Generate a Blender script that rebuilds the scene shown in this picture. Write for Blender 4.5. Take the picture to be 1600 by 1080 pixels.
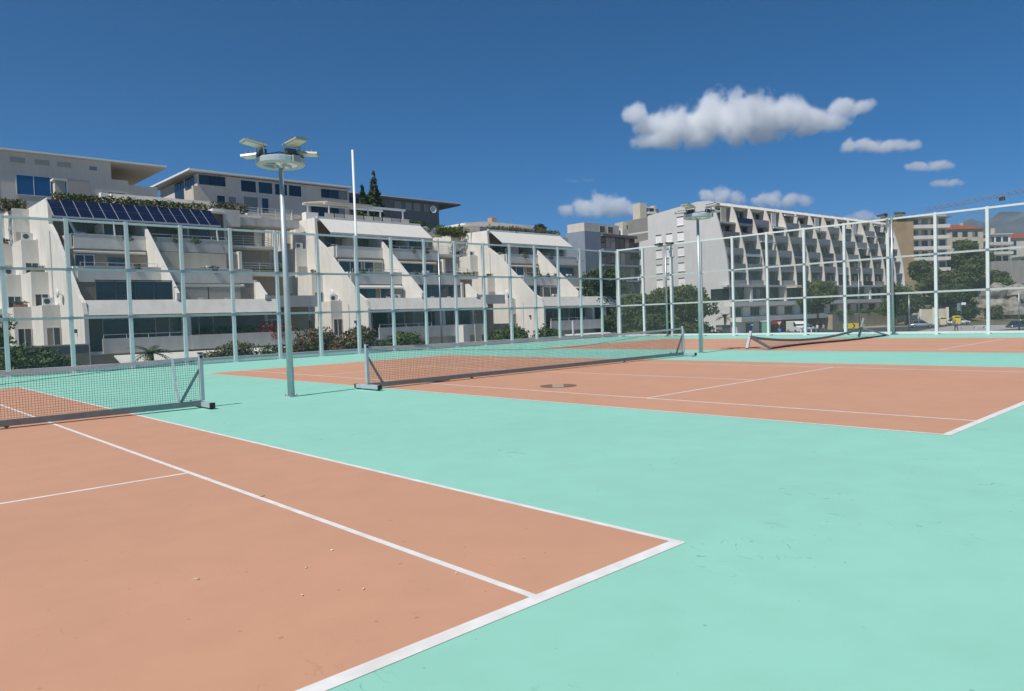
import bpy, bmesh, math, random
import numpy as np
from mathutils import Vector, Matrix

random.seed(7)
rng = np.random.default_rng(11)
R = math.radians
scene = bpy.context.scene
col = scene.collection
for o in list(bpy.data.objects):
    bpy.data.objects.remove(o)

# ------------------------------------------------------------------ camera
cam_d = bpy.data.cameras.new('camera')
cam = bpy.data.objects.new('camera', cam_d)
col.objects.link(cam)
yaw, pitch, roll = 0.752163, -0.0373537, -0.0344971
f = Vector((math.sin(yaw) * math.cos(pitch), math.cos(yaw) * math.cos(pitch), math.sin(pitch)))
r = Vector((math.cos(yaw), -math.sin(yaw), 0))
u = r.cross(f)
r2 = math.cos(roll) * r + math.sin(roll) * u
u2 = -math.sin(roll) * r + math.cos(roll) * u
m = Matrix((r2, u2, -f)).transposed().to_4x4()
m.translation = Vector((-4.27445, -2.87389, 1.59313))
m_cam = m.copy()
cam.matrix_world = m
cam_d.sensor_fit = 'HORIZONTAL'
cam_d.sensor_width = 36.0
cam_d.lens = 1145.527 / 1600 * 36.0
cam_d.clip_start = 0.05
cam_d.clip_end = 40000
scene.camera = cam

# ------------------------------------------------------------------ sky, sun, exposure
SUN_EL, SUN_OFF = 54.0, 8.0          # sun stands towards -X, slightly towards -Y
world = bpy.data.worlds.new('World')
scene.world = world
world.use_nodes = True
wn = world.node_tree.nodes
wl = world.node_tree.links
for n in list(wn):
    wn.remove(n)
sky = wn.new('ShaderNodeTexSky')
sky.sky_type = 'NISHITA'
sky.sun_disc = False
sky.sun_elevation = R(SUN_EL)
sky.sun_rotation = R(270 - SUN_OFF)
sky.altitude = 3000
sky.air_density = 0.75
sky.dust_density = 0.0
sky.ozone_density = 8.0
bg = wn.new('ShaderNodeBackground')
bg.inputs['Strength'].default_value = 0.10
wo = wn.new('ShaderNodeOutputWorld')
hsv = wn.new('ShaderNodeHueSaturation')      # deep, saturated blue of a clear dry day
hsv.inputs['Saturation'].default_value = 1.27
hsv.inputs['Hue'].default_value = 0.492
hsv.inputs['Value'].default_value = 0.72
wl.new(sky.outputs[0], hsv.inputs['Color'])
wl.new(hsv.outputs[0], bg.inputs['Color'])
wl.new(bg.outputs[0], wo.inputs['Surface'])
sun_d = bpy.data.lights.new('sun', 'SUN')
sun_d.energy = 3.85
sun_d.angle = R(0.53)
sun_d.color = (1.0, 0.945, 0.865)
sun = bpy.data.objects.new('sun', sun_d)
col.objects.link(sun)
to_sun = Vector((-math.cos(R(SUN_OFF)) * math.cos(R(SUN_EL)), -math.sin(R(SUN_OFF)) * math.cos(R(SUN_EL)), math.sin(R(SUN_EL))))
sun.rotation_euler = to_sun.to_track_quat('Z', 'Y').to_euler()
sun.location = to_sun * 60
vs = scene.view_settings
vs.view_transform = 'Standard'
vs.look = 'None'
vs.exposure = 0.38
vs.gamma = 1.0
vs.use_curve_mapping = False
scene.render.engine = 'CYCLES'
cy = scene.cycles
cy.use_denoising = True
try:
    cy.denoiser = 'OPENIMAGEDENOISE'
    cy.denoising_input_passes = 'RGB_ALBEDO_NORMAL'
except Exception:
    pass
cy.max_bounces = 12
cy.diffuse_bounces = 3
cy.glossy_bounces = 3
cy.transmission_bounces = 4
cy.transparent_max_bounces = 16
cy.volume_bounces = 12
cy.volume_step_rate = 0.25
cy.sample_clamp_indirect = 6.0

# ------------------------------------------------------------------ materials
MATS = {}


def mat(name, colr, rough=0.7, metal=0.0, var=0.0, vscale=3.0, colr2=None, bump=0.0, bscale=60.0, spec=0.5, vdetail=4.0):
    """Principled material; colr mixed with colr2 (or a darker tone) by object-space noise, optional fine bump."""
    mt = bpy.data.materials.new(name)
    mt.use_nodes = True
    nt = mt.node_tree
    b = nt.nodes['Principled BSDF']
    b.inputs['Base Color'].default_value = (*colr, 1)
    b.inputs['Roughness'].default_value = rough
    b.inputs['Metallic'].default_value = metal
    b.inputs['Specular IOR Level'].default_value = spec
    if var or colr2:
        tc = nt.nodes.new('ShaderNodeNewGeometry')
        nz = nt.nodes.new('ShaderNodeTexNoise')
        nz.inputs['Scale'].default_value = vscale
        nz.inputs['Detail'].default_value = vdetail
        nt.links.new(tc.outputs['Position'], nz.inputs['Vector'])
        rp = nt.nodes.new('ShaderNodeValToRGB')
        rp.color_ramp.elements[0].position = 0.34
        rp.color_ramp.elements[1].position = 0.66
        c2 = colr2 or tuple(c * (1 - var) for c in colr)
        rp.color_ramp.elements[0].color = (*c2, 1)
        rp.color_ramp.elements[1].color = (*colr, 1)
        nt.links.new(nz.outputs['Fac'], rp.inputs['Fac'])
        nt.links.new(rp.outputs['Color'], b.inputs['Base Color'])
    if bump:
        g = nt.nodes.new('ShaderNodeNewGeometry')
        n2 = nt.nodes.new('ShaderNodeTexNoise')
        n2.inputs['Scale'].default_value = bscale
        n2.inputs['Detail'].default_value = 3
        nt.links.new(g.outputs['Position'], n2.inputs['Vector'])
        bp = nt.nodes.new('ShaderNodeBump')
        bp.inputs['Strength'].default_value = bump
        bp.inputs['Distance'].default_value = 0.01
        nt.links.new(n2.outputs['Fac'], bp.inputs['Height'])
        nt.links.new(bp.outputs['Normal'], b.inputs['Normal'])
    MATS[name] = mt
    return mt


def court_paint(name, base, scuffs):
    """Acrylic court paint: broad faint mottling, a fine grain and a few darker scuffs and dust marks."""
    mt = bpy.data.materials.new(name)
    mt.use_nodes = True
    nt = mt.node_tree
    N = nt.nodes.new
    L = nt.links.new
    b = nt.nodes['Principled BSDF']
    g = N('ShaderNodeNewGeometry')

    def noise(sc, det, vec=None, dist=0.0):
        n = N('ShaderNodeTexNoise')
        n.inputs['Scale'].default_value = sc
        n.inputs['Detail'].default_value = det
        n.inputs['Distortion'].default_value = dist
        L(vec or g.outputs['Position'], n.inputs['Vector'])
        return n.outputs['Fac']

    def ramp(fac, p0, p1, c0, c1):
        rp = N('ShaderNodeValToRGB')
        rp.color_ramp.elements[0].position = p0
        rp.color_ramp.elements[1].position = p1
        rp.color_ramp.elements[0].color = (*c0, 1)
        rp.color_ramp.elements[1].color = (*c1, 1)
        L(fac, rp.inputs['Fac'])
        return rp.outputs['Color']

    def mul(a, c, fac=1.0):
        mx = N('ShaderNodeMix')
        mx.data_type = 'RGBA'
        mx.blend_type = 'MULTIPLY'
        mx.inputs['Factor'].default_value = fac
        L(a, mx.inputs[6])
        L(c, mx.inputs[7])
        return mx.outputs[2]
    big = ramp(noise(0.35, 3), 0.3, 0.7, tuple(x * 0.935 for x in base), base)
    mid = ramp(noise(2.3, 6), 0.32, 0.62, (0.955, 0.95, 0.95), (1, 1, 1))
    fine = ramp(noise(260, 2), 0.3, 0.7, (0.955, 0.955, 0.955), (1.0, 1.0, 1.0))
    c = mul(mul(big, mid), fine)
    # scuffs: thin streaks where a distorted noise crosses a level, only in some areas
    mp = N('ShaderNodeMapping')
    mp.inputs['Scale'].default_value = (1.0, 0.45, 1.0)
    mp.inputs['Rotation'].default_value = (0, 0, 0.7)
    L(g.outputs['Position'], mp.inputs['Vector'])
    s = noise(3.1, 2, mp.outputs['Vector'], 1.5)
    sub = N('ShaderNodeMath')
    sub.operation = 'SUBTRACT'
    L(s, sub.inputs[0])
    sub.inputs[1].default_value = 0.5
    ab = N('ShaderNodeMath')
    ab.operation = 'ABSOLUTE'
    L(sub.outputs[0], ab.inputs[0])
    line = ramp(ab.outputs[0], 0.0, 0.006, (0, 0, 0), (1, 1, 1))
    area = ramp(noise(0.9, 3), 0.54, 0.60, (1, 1, 1), (0, 0, 0))
    brk = ramp(noise(7.0, 2), 0.50, 0.56, (1, 1, 1), (0, 0, 0))
    mx = N('ShaderNodeMix')
    mx.data_type = 'RGBA'
    mx.blend_type = 'SCREEN'
    mx.inputs['Factor'].default_value = 1
    L(line, mx.inputs[6])
    L(area, mx.inputs[7])
    mx2 = N('ShaderNodeMix')
    mx2.data_type = 'RGBA'
    mx2.blend_type = 'SCREEN'
    mx2.inputs['Factor'].default_value = 1
    L(mx.outputs[2], mx2.inputs[6])
    L(brk, mx2.inputs[7])
    c = mul(c, mx2.outputs[2], scuffs)
    spots = ramp(noise(16.0, 1), 0.215, 0.235, (0.55, 0.55, 0.55), (1, 1, 1))
    c = mul(c, spots, 0.6)
    L(c, b.inputs['Base Color'])
    b.inputs['Roughness'].default_value = 0.62
    b.inputs['Specular IOR Level'].default_value = 0.35
    bp = N('ShaderNodeBump')
    bp.inputs['Strength'].default_value = 0.25
    bp.inputs['Distance'].default_value = 0.004
    L(noise(330, 3), bp.inputs['Height'])
    L(bp.outputs['Normal'], b.inputs['Normal'])
    MATS[name] = mt
    return mt


def plaster(name, base, streak=0.12, rough=0.85):
    """Painted render: faint mottling and vertical rain streaks."""
    mt = bpy.data.materials.new(name)
    mt.use_nodes = True
    nt = mt.node_tree
    N = nt.nodes.new
    L = nt.links.new
    b = nt.nodes['Principled BSDF']
    g = N('ShaderNodeNewGeometry')
    mp = N('ShaderNodeMapping')
    mp.inputs['Scale'].default_value = (1.1, 1.1, 0.22)
    L(g.outputs['Position'], mp.inputs['Vector'])
    n1 = N('ShaderNodeTexNoise')
    n1.inputs['Scale'].default_value = 1.5
    n1.inputs['Detail'].default_value = 6
    L(mp.outputs[0], n1.inputs['Vector'])
    n2 = N('ShaderNodeTexNoise')
    n2.inputs['Scale'].default_value = 0.5
    n2.inputs['Detail'].default_value = 5
    L(g.outputs['Position'], n2.inputs['Vector'])
    rp = N('ShaderNodeValToRGB')
    rp.color_ramp.elements[0].position = 0.36
    rp.color_ramp.elements[1].position = 0.6
    d = 1 - streak
    rp.color_ramp.elements[0].color = (d, d * 0.985, d * 0.96, 1)
    rp.color_ramp.elements[1].color = (1, 1, 1, 1)
    L(n1.outputs['Fac'], rp.inputs['Fac'])
    rp2 = N('ShaderNodeValToRGB')
    rp2.color_ramp.elements[0].position = 0.3
    rp2.color_ramp.elements[1].position = 0.7
    rp2.color_ramp.elements[0].color = (*[x * 0.92 for x in base], 1)
    rp2.color_ramp.elements[1].color = (*base, 1)
    L(n2.outputs['Fac'], rp2.inputs['Fac'])
    mx = N('ShaderNodeMix')
    mx.data_type = 'RGBA'
    mx.blend_type = 'MULTIPLY'
    mx.inputs['Factor'].default_value = 1
    L(rp2.outputs[0], mx.inputs[6])
    L(rp.outputs[0], mx.inputs[7])
    L(mx.outputs[2], b.inputs['Base Color'])
    b.inputs['Roughness'].default_value = rough
    b.inputs['Specular IOR Level'].default_value = 0.25
    MATS[name] = mt
    return mt


def foliage(name, dark, light, scale=1.2):
    mt = bpy.data.materials.new(name)
    mt.use_nodes = True
    nt = mt.node_tree
    b = nt.nodes['Principled BSDF']
    g = nt.nodes.new('ShaderNodeNewGeometry')
    n = nt.nodes.new('ShaderNodeTexNoise')
    n.inputs['Scale'].default_value = scale
    n.inputs['Detail'].default_value = 5
    nt.links.new(g.outputs['Position'], n.inputs['Vector'])
    rp = nt.nodes.new('ShaderNodeValToRGB')
    rp.color_ramp.elements[0].position = 0.3
    rp.color_ramp.elements[1].position = 0.7
    rp.color_ramp.elements[0].color = (*dark, 1)
    rp.color_ramp.elements[1].color = (*light, 1)
    nt.links.new(n.outputs['Fac'], rp.inputs['Fac'])
    nt.links.new(rp.outputs[0], b.inputs['Base Color'])
    b.inputs['Roughness'].default_value = 0.65
    b.inputs['Specular IOR Level'].default_value = 0.3
    MATS[name] = mt


court_paint('mint', (0.297, 0.635, 0.512), 0.5)
court_paint('terracotta', (0.585, 0.316, 0.198), 0.14)
mat('line_white', (0.79, 0.79, 0.77), 0.6, colr2=(0.67, 0.645, 0.61), vscale=5, vdetail=9, bump=0.15, bscale=300)
mat('deck_side', (0.42, 0.42, 0.40), 0.85, var=0.15)
mat('fence_paint', (0.66, 0.70, 0.695), 0.42, var=0.08, vscale=6)
mat('galvanised', (0.42, 0.47, 0.50), 0.38, metal=0.75, var=0.2, vscale=18)
mat('net_steel', (0.22, 0.26, 0.27), 0.35, metal=0.6, var=0.15, vscale=9)
mat('mast_paint', (0.47, 0.53, 0.55), 0.4, metal=0.25, var=0.1, vscale=5)
mat('black_rubber', (0.02, 0.02, 0.022), 0.6)
mat('net_cord', (0.018, 0.02, 0.022), 0.8)
mat('headband', (0.52, 0.52, 0.52), 0.8, var=0.2, vscale=30)
mat('strap', (0.75, 0.75, 0.74), 0.7)
mat('lens', (0.80, 0.80, 0.62), 0.25, var=0.1, vscale=40)
mat('lamp_body', (0.36, 0.39, 0.38), 0.4, metal=0.2)
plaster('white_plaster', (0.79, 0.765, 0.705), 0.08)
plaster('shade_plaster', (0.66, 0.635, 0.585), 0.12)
plaster('grey_plaster', (0.64, 0.59, 0.52), 0.05)
plaster('cream_plaster', (0.62, 0.57, 0.47), 0.12)
plaster('tan_plaster', (0.45, 0.33, 0.20), 0.10)
plaster('concrete', (0.61, 0.61, 0.60), 0.03)
plaster('recess_shade_plaster', (0.29, 0.255, 0.215), 0.10)  # brown-grey inner wall paint, darkened to put the recess shade into its colour
plaster('raw_concrete', (0.34, 0.33, 0.31), 0.15)
plaster('dark_grey', (0.26, 0.255, 0.24), 0.08)
plaster('blue_grey', (0.26, 0.31, 0.38), 0.04)
plaster('balustrade_grey', (0.36, 0.36, 0.36), 0.06)  # darker than the concrete, with the front's shade mixed into the grey
plaster('stone_beige', (0.42, 0.35, 0.26), 0.2)
mat('white_metal', (0.74, 0.75, 0.76), 0.45)
mat('window_frame', (0.66, 0.66, 0.64), 0.5)
mat('dark_frame', (0.07, 0.075, 0.08), 0.45)
mat('glass', (0.012, 0.02, 0.033), 0.04, spec=0.7)
mat('glass_blue', (0.02, 0.10, 0.24), 0.05, spec=0.8)
mat('interior', (0.15, 0.145, 0.135), 0.9)
mat('glass_curtain', (0.22, 0.21, 0.19), 0.08, spec=0.7)
mat('glass_teal', (0.02, 0.045, 0.06), 0.05, spec=0.7)
mat('shutter', (0.86, 0.86, 0.85), 0.7, var=0.1, vscale=5)
mat('blind', (0.40, 0.38, 0.34), 0.8, var=0.1, vscale=5)
mat('solar', (0.008, 0.012, 0.035), 0.12, spec=0.8)
mat('solar_frame', (0.55, 0.57, 0.6), 0.4, metal=0.5)
mat('awning', (0.62, 0.61, 0.56), 0.85, var=0.06, vscale=2)
mat('awning_green', (0.12, 0.36, 0.26), 0.8)
mat('awning_cream', (0.66, 0.58, 0.40), 0.85)
mat('roof_tile', (0.33, 0.085, 0.045), 0.8, var=0.35, vscale=3)
mat('bark', (0.11, 0.085, 0.06), 0.9, var=0.4, vscale=8)
mat('asphalt', (0.052, 0.052, 0.054), 0.85, var=0.25, vscale=0.8)
mat('pavement', (0.38, 0.36, 0.33), 0.85, var=0.15, vscale=1.5)
mat('kerbstone', (0.45, 0.44, 0.42), 0.85, var=0.15, vscale=2)
mat('brick_wall', (0.19, 0.09, 0.065), 0.85, var=0.3, vscale=3)
mat('rock', (0.34, 0.32, 0.29), 0.9, colr2=(0.13, 0.12, 0.10), vscale=0.6, vdetail=8)
mat('terracotta_pot', (0.36, 0.15, 0.08), 0.8)
mat('yellow', (0.75, 0.58, 0.03), 0.5)
mat('black_paint', (0.02, 0.02, 0.02), 0.5)
mat('red_paint', (0.50, 0.03, 0.03), 0.5)
mat('blue_paint', (0.03, 0.10, 0.45), 0.5)
mat('car_silver', (0.55, 0.57, 0.60), 0.25, metal=0.6)
mat('car_dark', (0.03, 0.06, 0.08), 0.2, spec=0.7)
mat('car_white', (0.75, 0.76, 0.77), 0.25)
mat('car_grey', (0.20, 0.22, 0.25), 0.25, metal=0.4)
mat('tyre', (0.02, 0.02, 0.02), 0.85)
mat('tail_red', (0.4, 0.01, 0.01), 0.3)
mat('headlight', (0.8, 0.8, 0.8), 0.1)
mat('skin', (0.42, 0.25, 0.17), 0.6)
mat('cloth_dark', (0.06, 0.05, 0.07), 0.85)
mat('cloth_white', (0.7, 0.68, 0.7), 0.85)
mat('cloth_pink', (0.55, 0.28, 0.33), 0.85)
mat('cloth_lilac', (0.42, 0.36, 0.62), 0.85)
mat('hair', (0.03, 0.02, 0.015), 0.7)
mat('crane_paint', (0.30, 0.23, 0.20), 0.7)
mat('dry_leaf', (0.50, 0.36, 0.22), 0.8)
mat('white_fleck', (0.74, 0.62, 0.54), 0.8)
mat('hatch_dark', (0.20, 0.135, 0.095), 0.8, var=0.3, vscale=10)
mat('hatch_pale', (0.42, 0.33, 0.26), 0.8, var=0.25, vscale=10)
mat('mountain', (0.13, 0.125, 0.115), 0.95, colr2=(0.03, 0.038, 0.03), vscale=0.006, vdetail=9)
mat('hill', (0.20, 0.17, 0.10), 0.95, colr2=(0.06, 0.075, 0.03), vscale=0.15, vdetail=8)
foliage('leaf_green', (0.028, 0.052, 0.013), (0.10, 0.145, 0.036))
foliage('leaf_dark', (0.018, 0.034, 0.012), (0.062, 0.095, 0.03))
foliage('leaf_olive', (0.045, 0.055, 0.022), (0.13, 0.125, 0.055))
foliage('leaf_pine', (0.030, 0.050, 0.014), (0.105, 0.130, 0.036), 0.5)
foliage('leaf_rust', (0.10, 0.045, 0.02), (0.10, 0.10, 0.04), 1.6)
foliage('flower_red', (0.22, 0.025, 0.012), (0.40, 0.07, 0.02), 2.5)

# fence netting: fine wires, mostly open
mt = bpy.data.materials.new('netting')
mt.use_nodes = True
nt = mt.node_tree
for n in list(nt.nodes):
    nt.nodes.remove(n)
out = nt.nodes.new('ShaderNodeOutputMaterial')
mixs = nt.nodes.new('ShaderNodeMixShader')
tr = nt.nodes.new('ShaderNodeBsdfTransparent')
df = nt.nodes.new('ShaderNodeBsdfDiffuse')
df.inputs['Color'].default_value = (0.16, 0.21, 0.20, 1)
mixs.inputs[0].default_value = 0.10
nt.links.new(tr.outputs[0], mixs.inputs[1])
nt.links.new(df.outputs[0], mixs.inputs[2])
nt.links.new(mixs.outputs[0], out.inputs['Surface'])
MATS['netting'] = mt


# ------------------------------------------------------------------ mesh helpers
class MB:
    def __init__(self):
        self.v = []
        self.f = []

    def add(self, vs_, fs):
        o = len(self.v)
        self.v += [tuple(x) for x in vs_]
        self.f += [tuple(i + o for i in q) for q in fs]
        return self

    def box(self, x0, x1, y0, y1, z0, z1):
        return self.add([(x0, y0, z0), (x1, y0, z0), (x1, y1, z0), (x0, y1, z0), (x0, y0, z1), (x1, y0, z1), (x1, y1, z1), (x0, y1, z1)],
                        [(0, 3, 2, 1), (4, 5, 6, 7), (0, 1, 5, 4), (1, 2, 6, 5), (2, 3, 7, 6), (3, 0, 4, 7)])

    def prism(self, poly, a0, a1, axis):
        """poly: list of 2-D points; extruded along axis: 'x' -> (y,z), 'y' -> (x,z), 'z' -> (x,y)"""
        n = len(poly)
        def P(p, a):
            return {'x': (a, p[0], p[1]), 'y': (p[0], a, p[1]), 'z': (p[0], p[1], a)}[axis]
        vs_ = [P(p, a0) for p in poly] + [P(p, a1) for p in poly]
        fs = [tuple(range(n))[::-1], tuple(range(n, 2 * n))]
        fs += [(i, (i + 1) % n, n + (i + 1) % n, n + i) for i in range(n)]
        return self.add(vs_, fs)

    def tube(self, p, q, r0, r1=None, n=8, caps=True):
        r1 = r0 if r1 is None else r1
        p, q = Vector(p), Vector(q)
        d = (q - p).normalized()
        a = d.orthogonal().normalized()
        b = d.cross(a)
        vs_ = []
        for c, rr in ((p, r0), (q, r1)):
            for i in range(n):
                t = 2 * math.pi * i / n
                vs_.append(c + a * math.cos(t) * rr + b * math.sin(t) * rr)
        fs = [(i, (i + 1) % n, n + (i + 1) % n, n + i) for i in range(n)]
        if caps:
            fs += [tuple(range(n))[::-1], tuple(range(n, 2 * n))]
        return self.add(vs_, fs)

    def path(self, pts, rads, n=6):
        for i in range(len(pts) - 1):
            self.tube(pts[i], pts[i + 1], rads[i], rads[i + 1], n)
        return self

    def bar(self, p, q, w, h):
        """square bar from p to q, w across, h high"""
        p, q = Vector(p), Vector(q)
        d = (q - p).normalized()
        s = d.cross(Vector((0, 0, 1)))
        if s.length < 1e-4:
            s = Vector((1, 0, 0))
        s.normalize()
        t = s.cross(d)
        vs_ = []
        for c in (p, q):
            for a, b in ((-1, -1), (1, -1), (1, 1), (-1, 1)):
                vs_.append(c + s * a * w / 2 + t * b * h / 2)
        return self.add(vs_, [(0, 1, 2, 3)[::-1], (4, 5, 6, 7), (0, 1, 5, 4), (1, 2, 6, 5), (2, 3, 7, 6), (3, 0, 4, 7)])

    def sphere(self, c, rx, ry=None, rz=None, n=10, k=7):
        ry = ry or rx
        rz = rz or rx
        vs_ = [(c[0], c[1], c[2] - rz)]
        for j in range(1, k):
            ph = -math.pi / 2 + math.pi * j / k
            for i in range(n):
                t = 2 * math.pi * i / n
                vs_.append((c[0] + rx * math.cos(ph) * math.cos(t), c[1] + ry * math.cos(ph) * math.sin(t), c[2] + rz * math.sin(ph)))
        vs_.append((c[0], c[1], c[2] + rz))
        fs = [(0, 1 + (i + 1) % n, 1 + i) for i in range(n)]
        for j in range(k - 2):
            a = 1 + j * n
            fs += [(a + i, a + (i + 1) % n, a + n + (i + 1) % n, a + n + i) for i in range(n)]
        e = len(vs_) - 1
        a = 1 + (k - 2) * n
        fs += [(a + i, a + (i + 1) % n, e) for i in range(n)]
        return self.add(vs_, fs)

    def build(self, name, material, parent=None, smooth=False, loc=None, bevel=0.0):
        me = bpy.data.meshes.new(name)
        me.from_pydata([tuple(x) for x in self.v], [], self.f)
        bm = bmesh.new()
        bm.from_mesh(me)
        bmesh.ops.recalc_face_normals(bm, faces=bm.faces)
        if bevel:
            bmesh.ops.bevel(bm, geom=bm.edges[:], offset=bevel, segments=1, affect='EDGES')
        bm.to_mesh(me)
        bm.free()
        me.materials.append(MATS[material])
        if smooth:
            me.polygons.foreach_set('use_smooth', [True] * len(me.polygons))
        return link(name, me, parent, loc)


def link(name, me, parent=None, loc=None):
    o = bpy.data.objects.new(name, me)
    col.objects.link(o)
    if parent is not None:
        o.parent = parent
    if loc is not None:
        o.location = loc
    return o


def thing(name, label, cat, loc=(0, 0, 0), rz=0.0, group=None):
    o = bpy.data.objects.new(name, None)
    col.objects.link(o)
    o.location = loc
    o.rotation_euler = (0, 0, rz)
    o.empty_display_size = 0.3
    return tag(o, label, cat, group)


def tag(o, label=None, cat=None, group=None, kind=None):
    if label:
        o['label'] = label
    if cat:
        o['category'] = cat
    if group:
        o['group'] = group
    if kind:
        o['kind'] = kind
    return o


UNIT = {}


def piece(name, material, parent, x0, x1, y0, y1, z0, z1):
    """box part that shares one unit-cube mesh per material"""
    if material not in UNIT:
        mb = MB().box(-.5, .5, -.5, .5, -.5, .5)
        o = mb.build('block', material)
        UNIT[material] = o.data
        bpy.data.objects.remove(o)
    o = link(name, UNIT[material], parent)
    o.location = ((x0 + x1) / 2, (y0 + y1) / 2, (z0 + z1) / 2)
    o.scale = (abs(x1 - x0), abs(y1 - y0), abs(z1 - z0))
    return o


def copy_tree(o, parent=None):
    c = o.copy()
    col.objects.link(c)
    c.parent = parent
    for ch in list(o.children):
        copy_tree(ch, c)
    return c


prng = random.Random(99)


def window(parent, face, p, a0, a1, z0, z1, n=2, frame='window_frame', glass='glass', bar=0.07):
    """window on a wall facing -y (face 'y', wall plane y=p) or -x (face 'x', wall plane x=p): frame part with pane sub-parts"""
    fm = MB()
    d0, d1 = p - 0.06, p + 0.02

    def bx(mb, s0, s1, t0, t1, e0, e1):
        if face == 'y':
            mb.box(s0, s1, e0, e1, t0, t1)
        else:
            mb.box(e0, e1, s0, s1, t0, t1)
    bx(fm, a0 - bar, a1 + bar, z0 - bar, z0, d0, d1)
    bx(fm, a0 - bar, a1 + bar, z1, z1 + bar, d0, d1)
    bx(fm, a0 - bar, a0, z0, z1, d0, d1)
    bx(fm, a1, a1 + bar, z0, z1, d0, d1)
    w = (a1 - a0) / n
    for i in range(1, n):
        bx(fm, a0 + i * w - bar / 2, a0 + i * w + bar / 2, z0, z1, d0, d1)
    fo = fm.build('window', frame, parent)
    for i in range(n):
        gm_ = glass
        if glass == 'glass':
            q_ = prng.random()
            gm_ = 'glass_curtain' if q_ < .2 else ('glass_teal' if q_ < .45 else 'glass')
        s0 = a0 + i * w + (bar / 2 if i else 0)
        s1 = a0 + (i + 1) * w - (bar / 2 if i < n - 1 else 0)
        if face == 'y':
            piece('pane', gm_, fo, s0 + .002, s1 - .002, p - 0.03, p - 0.004, z0 + .002, z1 - .002)
        else:
            piece('pane', gm_, fo, p - 0.03, p - 0.004, s0 + .002, s1 - .002, z0 + .002, z1 - .002)
    return fo


def railing(parent, pts, h=1.0, nbar=4, material='white_metal', step=1.6):
    """one rail part along pts (base points), with posts"""
    mb = MB()
    for a, b in zip(pts[:-1], pts[1:]):
        a, b = Vector(a), Vector(b)
        for k in range(1, nbar + 1):
            z = Vector((0, 0, h * k / nbar))
            mb.bar(a + z, b + z, 0.035, 0.035)
        n = max(1, int((b - a).length / step))
        for i in range(n + 1):
            c = a.lerp(b, i / n)
            mb.bar(c, c + Vector((0, 0, h + 0.02)), 0.04, 0.04)
    return mb.build('railing', material, parent)


def leaves(name, material, parent, blobs, n, size, flat=0.0, shell=0.45, loc=None):
    """n leaf-sized quads through the volume of the ellipsoid blobs (cx,cy,cz,rx,ry,rz), denser towards the outside"""
    blobs = np.array(blobs, float)
    w = blobs[:, 3] * blobs[:, 4] * blobs[:, 5]
    w = w ** 0.75
    idx = rng.choice(len(blobs), n, p=w / w.sum())
    d = rng.normal(size=(n, 3))
    d /= np.linalg.norm(d, axis=1)[:, None]
    rad = rng.random(n) ** (1 / 3) * (1 - shell) + shell * (0.72 + 0.33 * rng.random(n))
    lump = 1 + 0.16 * np.sin(d[:, 0] * 5 + idx) * np.cos(d[:, 1] * 6 + idx * 2) + 0.1 * np.sin(d[:, 2] * 9 + idx)
    c = blobs[idx, :3] + d * blobs[idx, 3:] * (rad * lump)[:, None]
    nrm = d + rng.normal(size=(n, 3)) * 0.7
    nrm[:, 2] += flat
    nrm /= np.linalg.norm(nrm, axis=1)[:, None]
    t = np.cross(nrm, rng.normal(size=(n, 3)))
    t /= np.linalg.norm(t, axis=1)[:, None]
    b = np.cross(nrm, t)
    s = size * (0.55 + 0.9 * rng.random(n))[:, None]
    t *= s
    b *= s * 0.62
    v = np.empty((n, 4, 3))
    v[:, 0] = c - t
    v[:, 1] = c - b * 0.8
    v[:, 2] = c + t
    v[:, 3] = c + b * 0.8
    me = bpy.data.meshes.new(name)
    me.vertices.add(n * 4)
    me.vertices.foreach_set('co', v.ravel())
    me.loops.add(n * 4)
    me.loops.foreach_set('vertex_index', np.arange(n * 4, dtype=np.int32))
    me.polygons.add(n)
    me.polygons.foreach_set('loop_start', np.arange(0, n * 4, 4, dtype=np.int32))
    me.update(calc_edges=True)
    me.materials.append(MATS[material])
    return link(name, me, parent, loc)


# ------------------------------------------------------------------ terrain
def sm(t):
    t = min(1.0, max(0.0, t))
    return t * t * (3 - 2 * t)


def hgt(x, y):
    yb = 74 + 30 * sm((x - 92) / 18)
    h = 24 * sm((y - yb) / 68) + 0.06 * max(0, y - 150)
    hr = 17 * sm((x - 176) / 80) * sm((y - 26) / 40) + 0.012 * max(0, x - 300)
    h = max(h, hr) if h < 60 else h
    h += 0.5 * math.sin(x * 0.21 + 1) * math.sin(y * 0.17) * min(1, h / 4)
    return min(h, 160) - 3.0


xs = sorted(set([-6000, -3000, -1200, -500, -200] + list(range(-120, 340, 6)) + [360, 400, 460, 540, 700, 1000, 1500, 2500, 4000, 7000]))
ys = sorted(set([-6000, -3000, -1200, -500, -200] + list(range(-120, 260, 6)) + [290, 340, 420, 540, 700, 1000, 1500, 2500, 4000, 7000]))
gm = MB()
gm.v = [(x, y, hgt(x, y)) for y in ys for x in xs]
nx = len(xs)
gm.f = [(j * nx + i, j * nx + i + 1, (j + 1) * nx + i + 1, (j + 1) * nx + i) for j in range(len(ys) - 1) for i in range(nx - 1)]
tag(gm.build('ground', 'hill', smooth=True), kind='structure')

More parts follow.
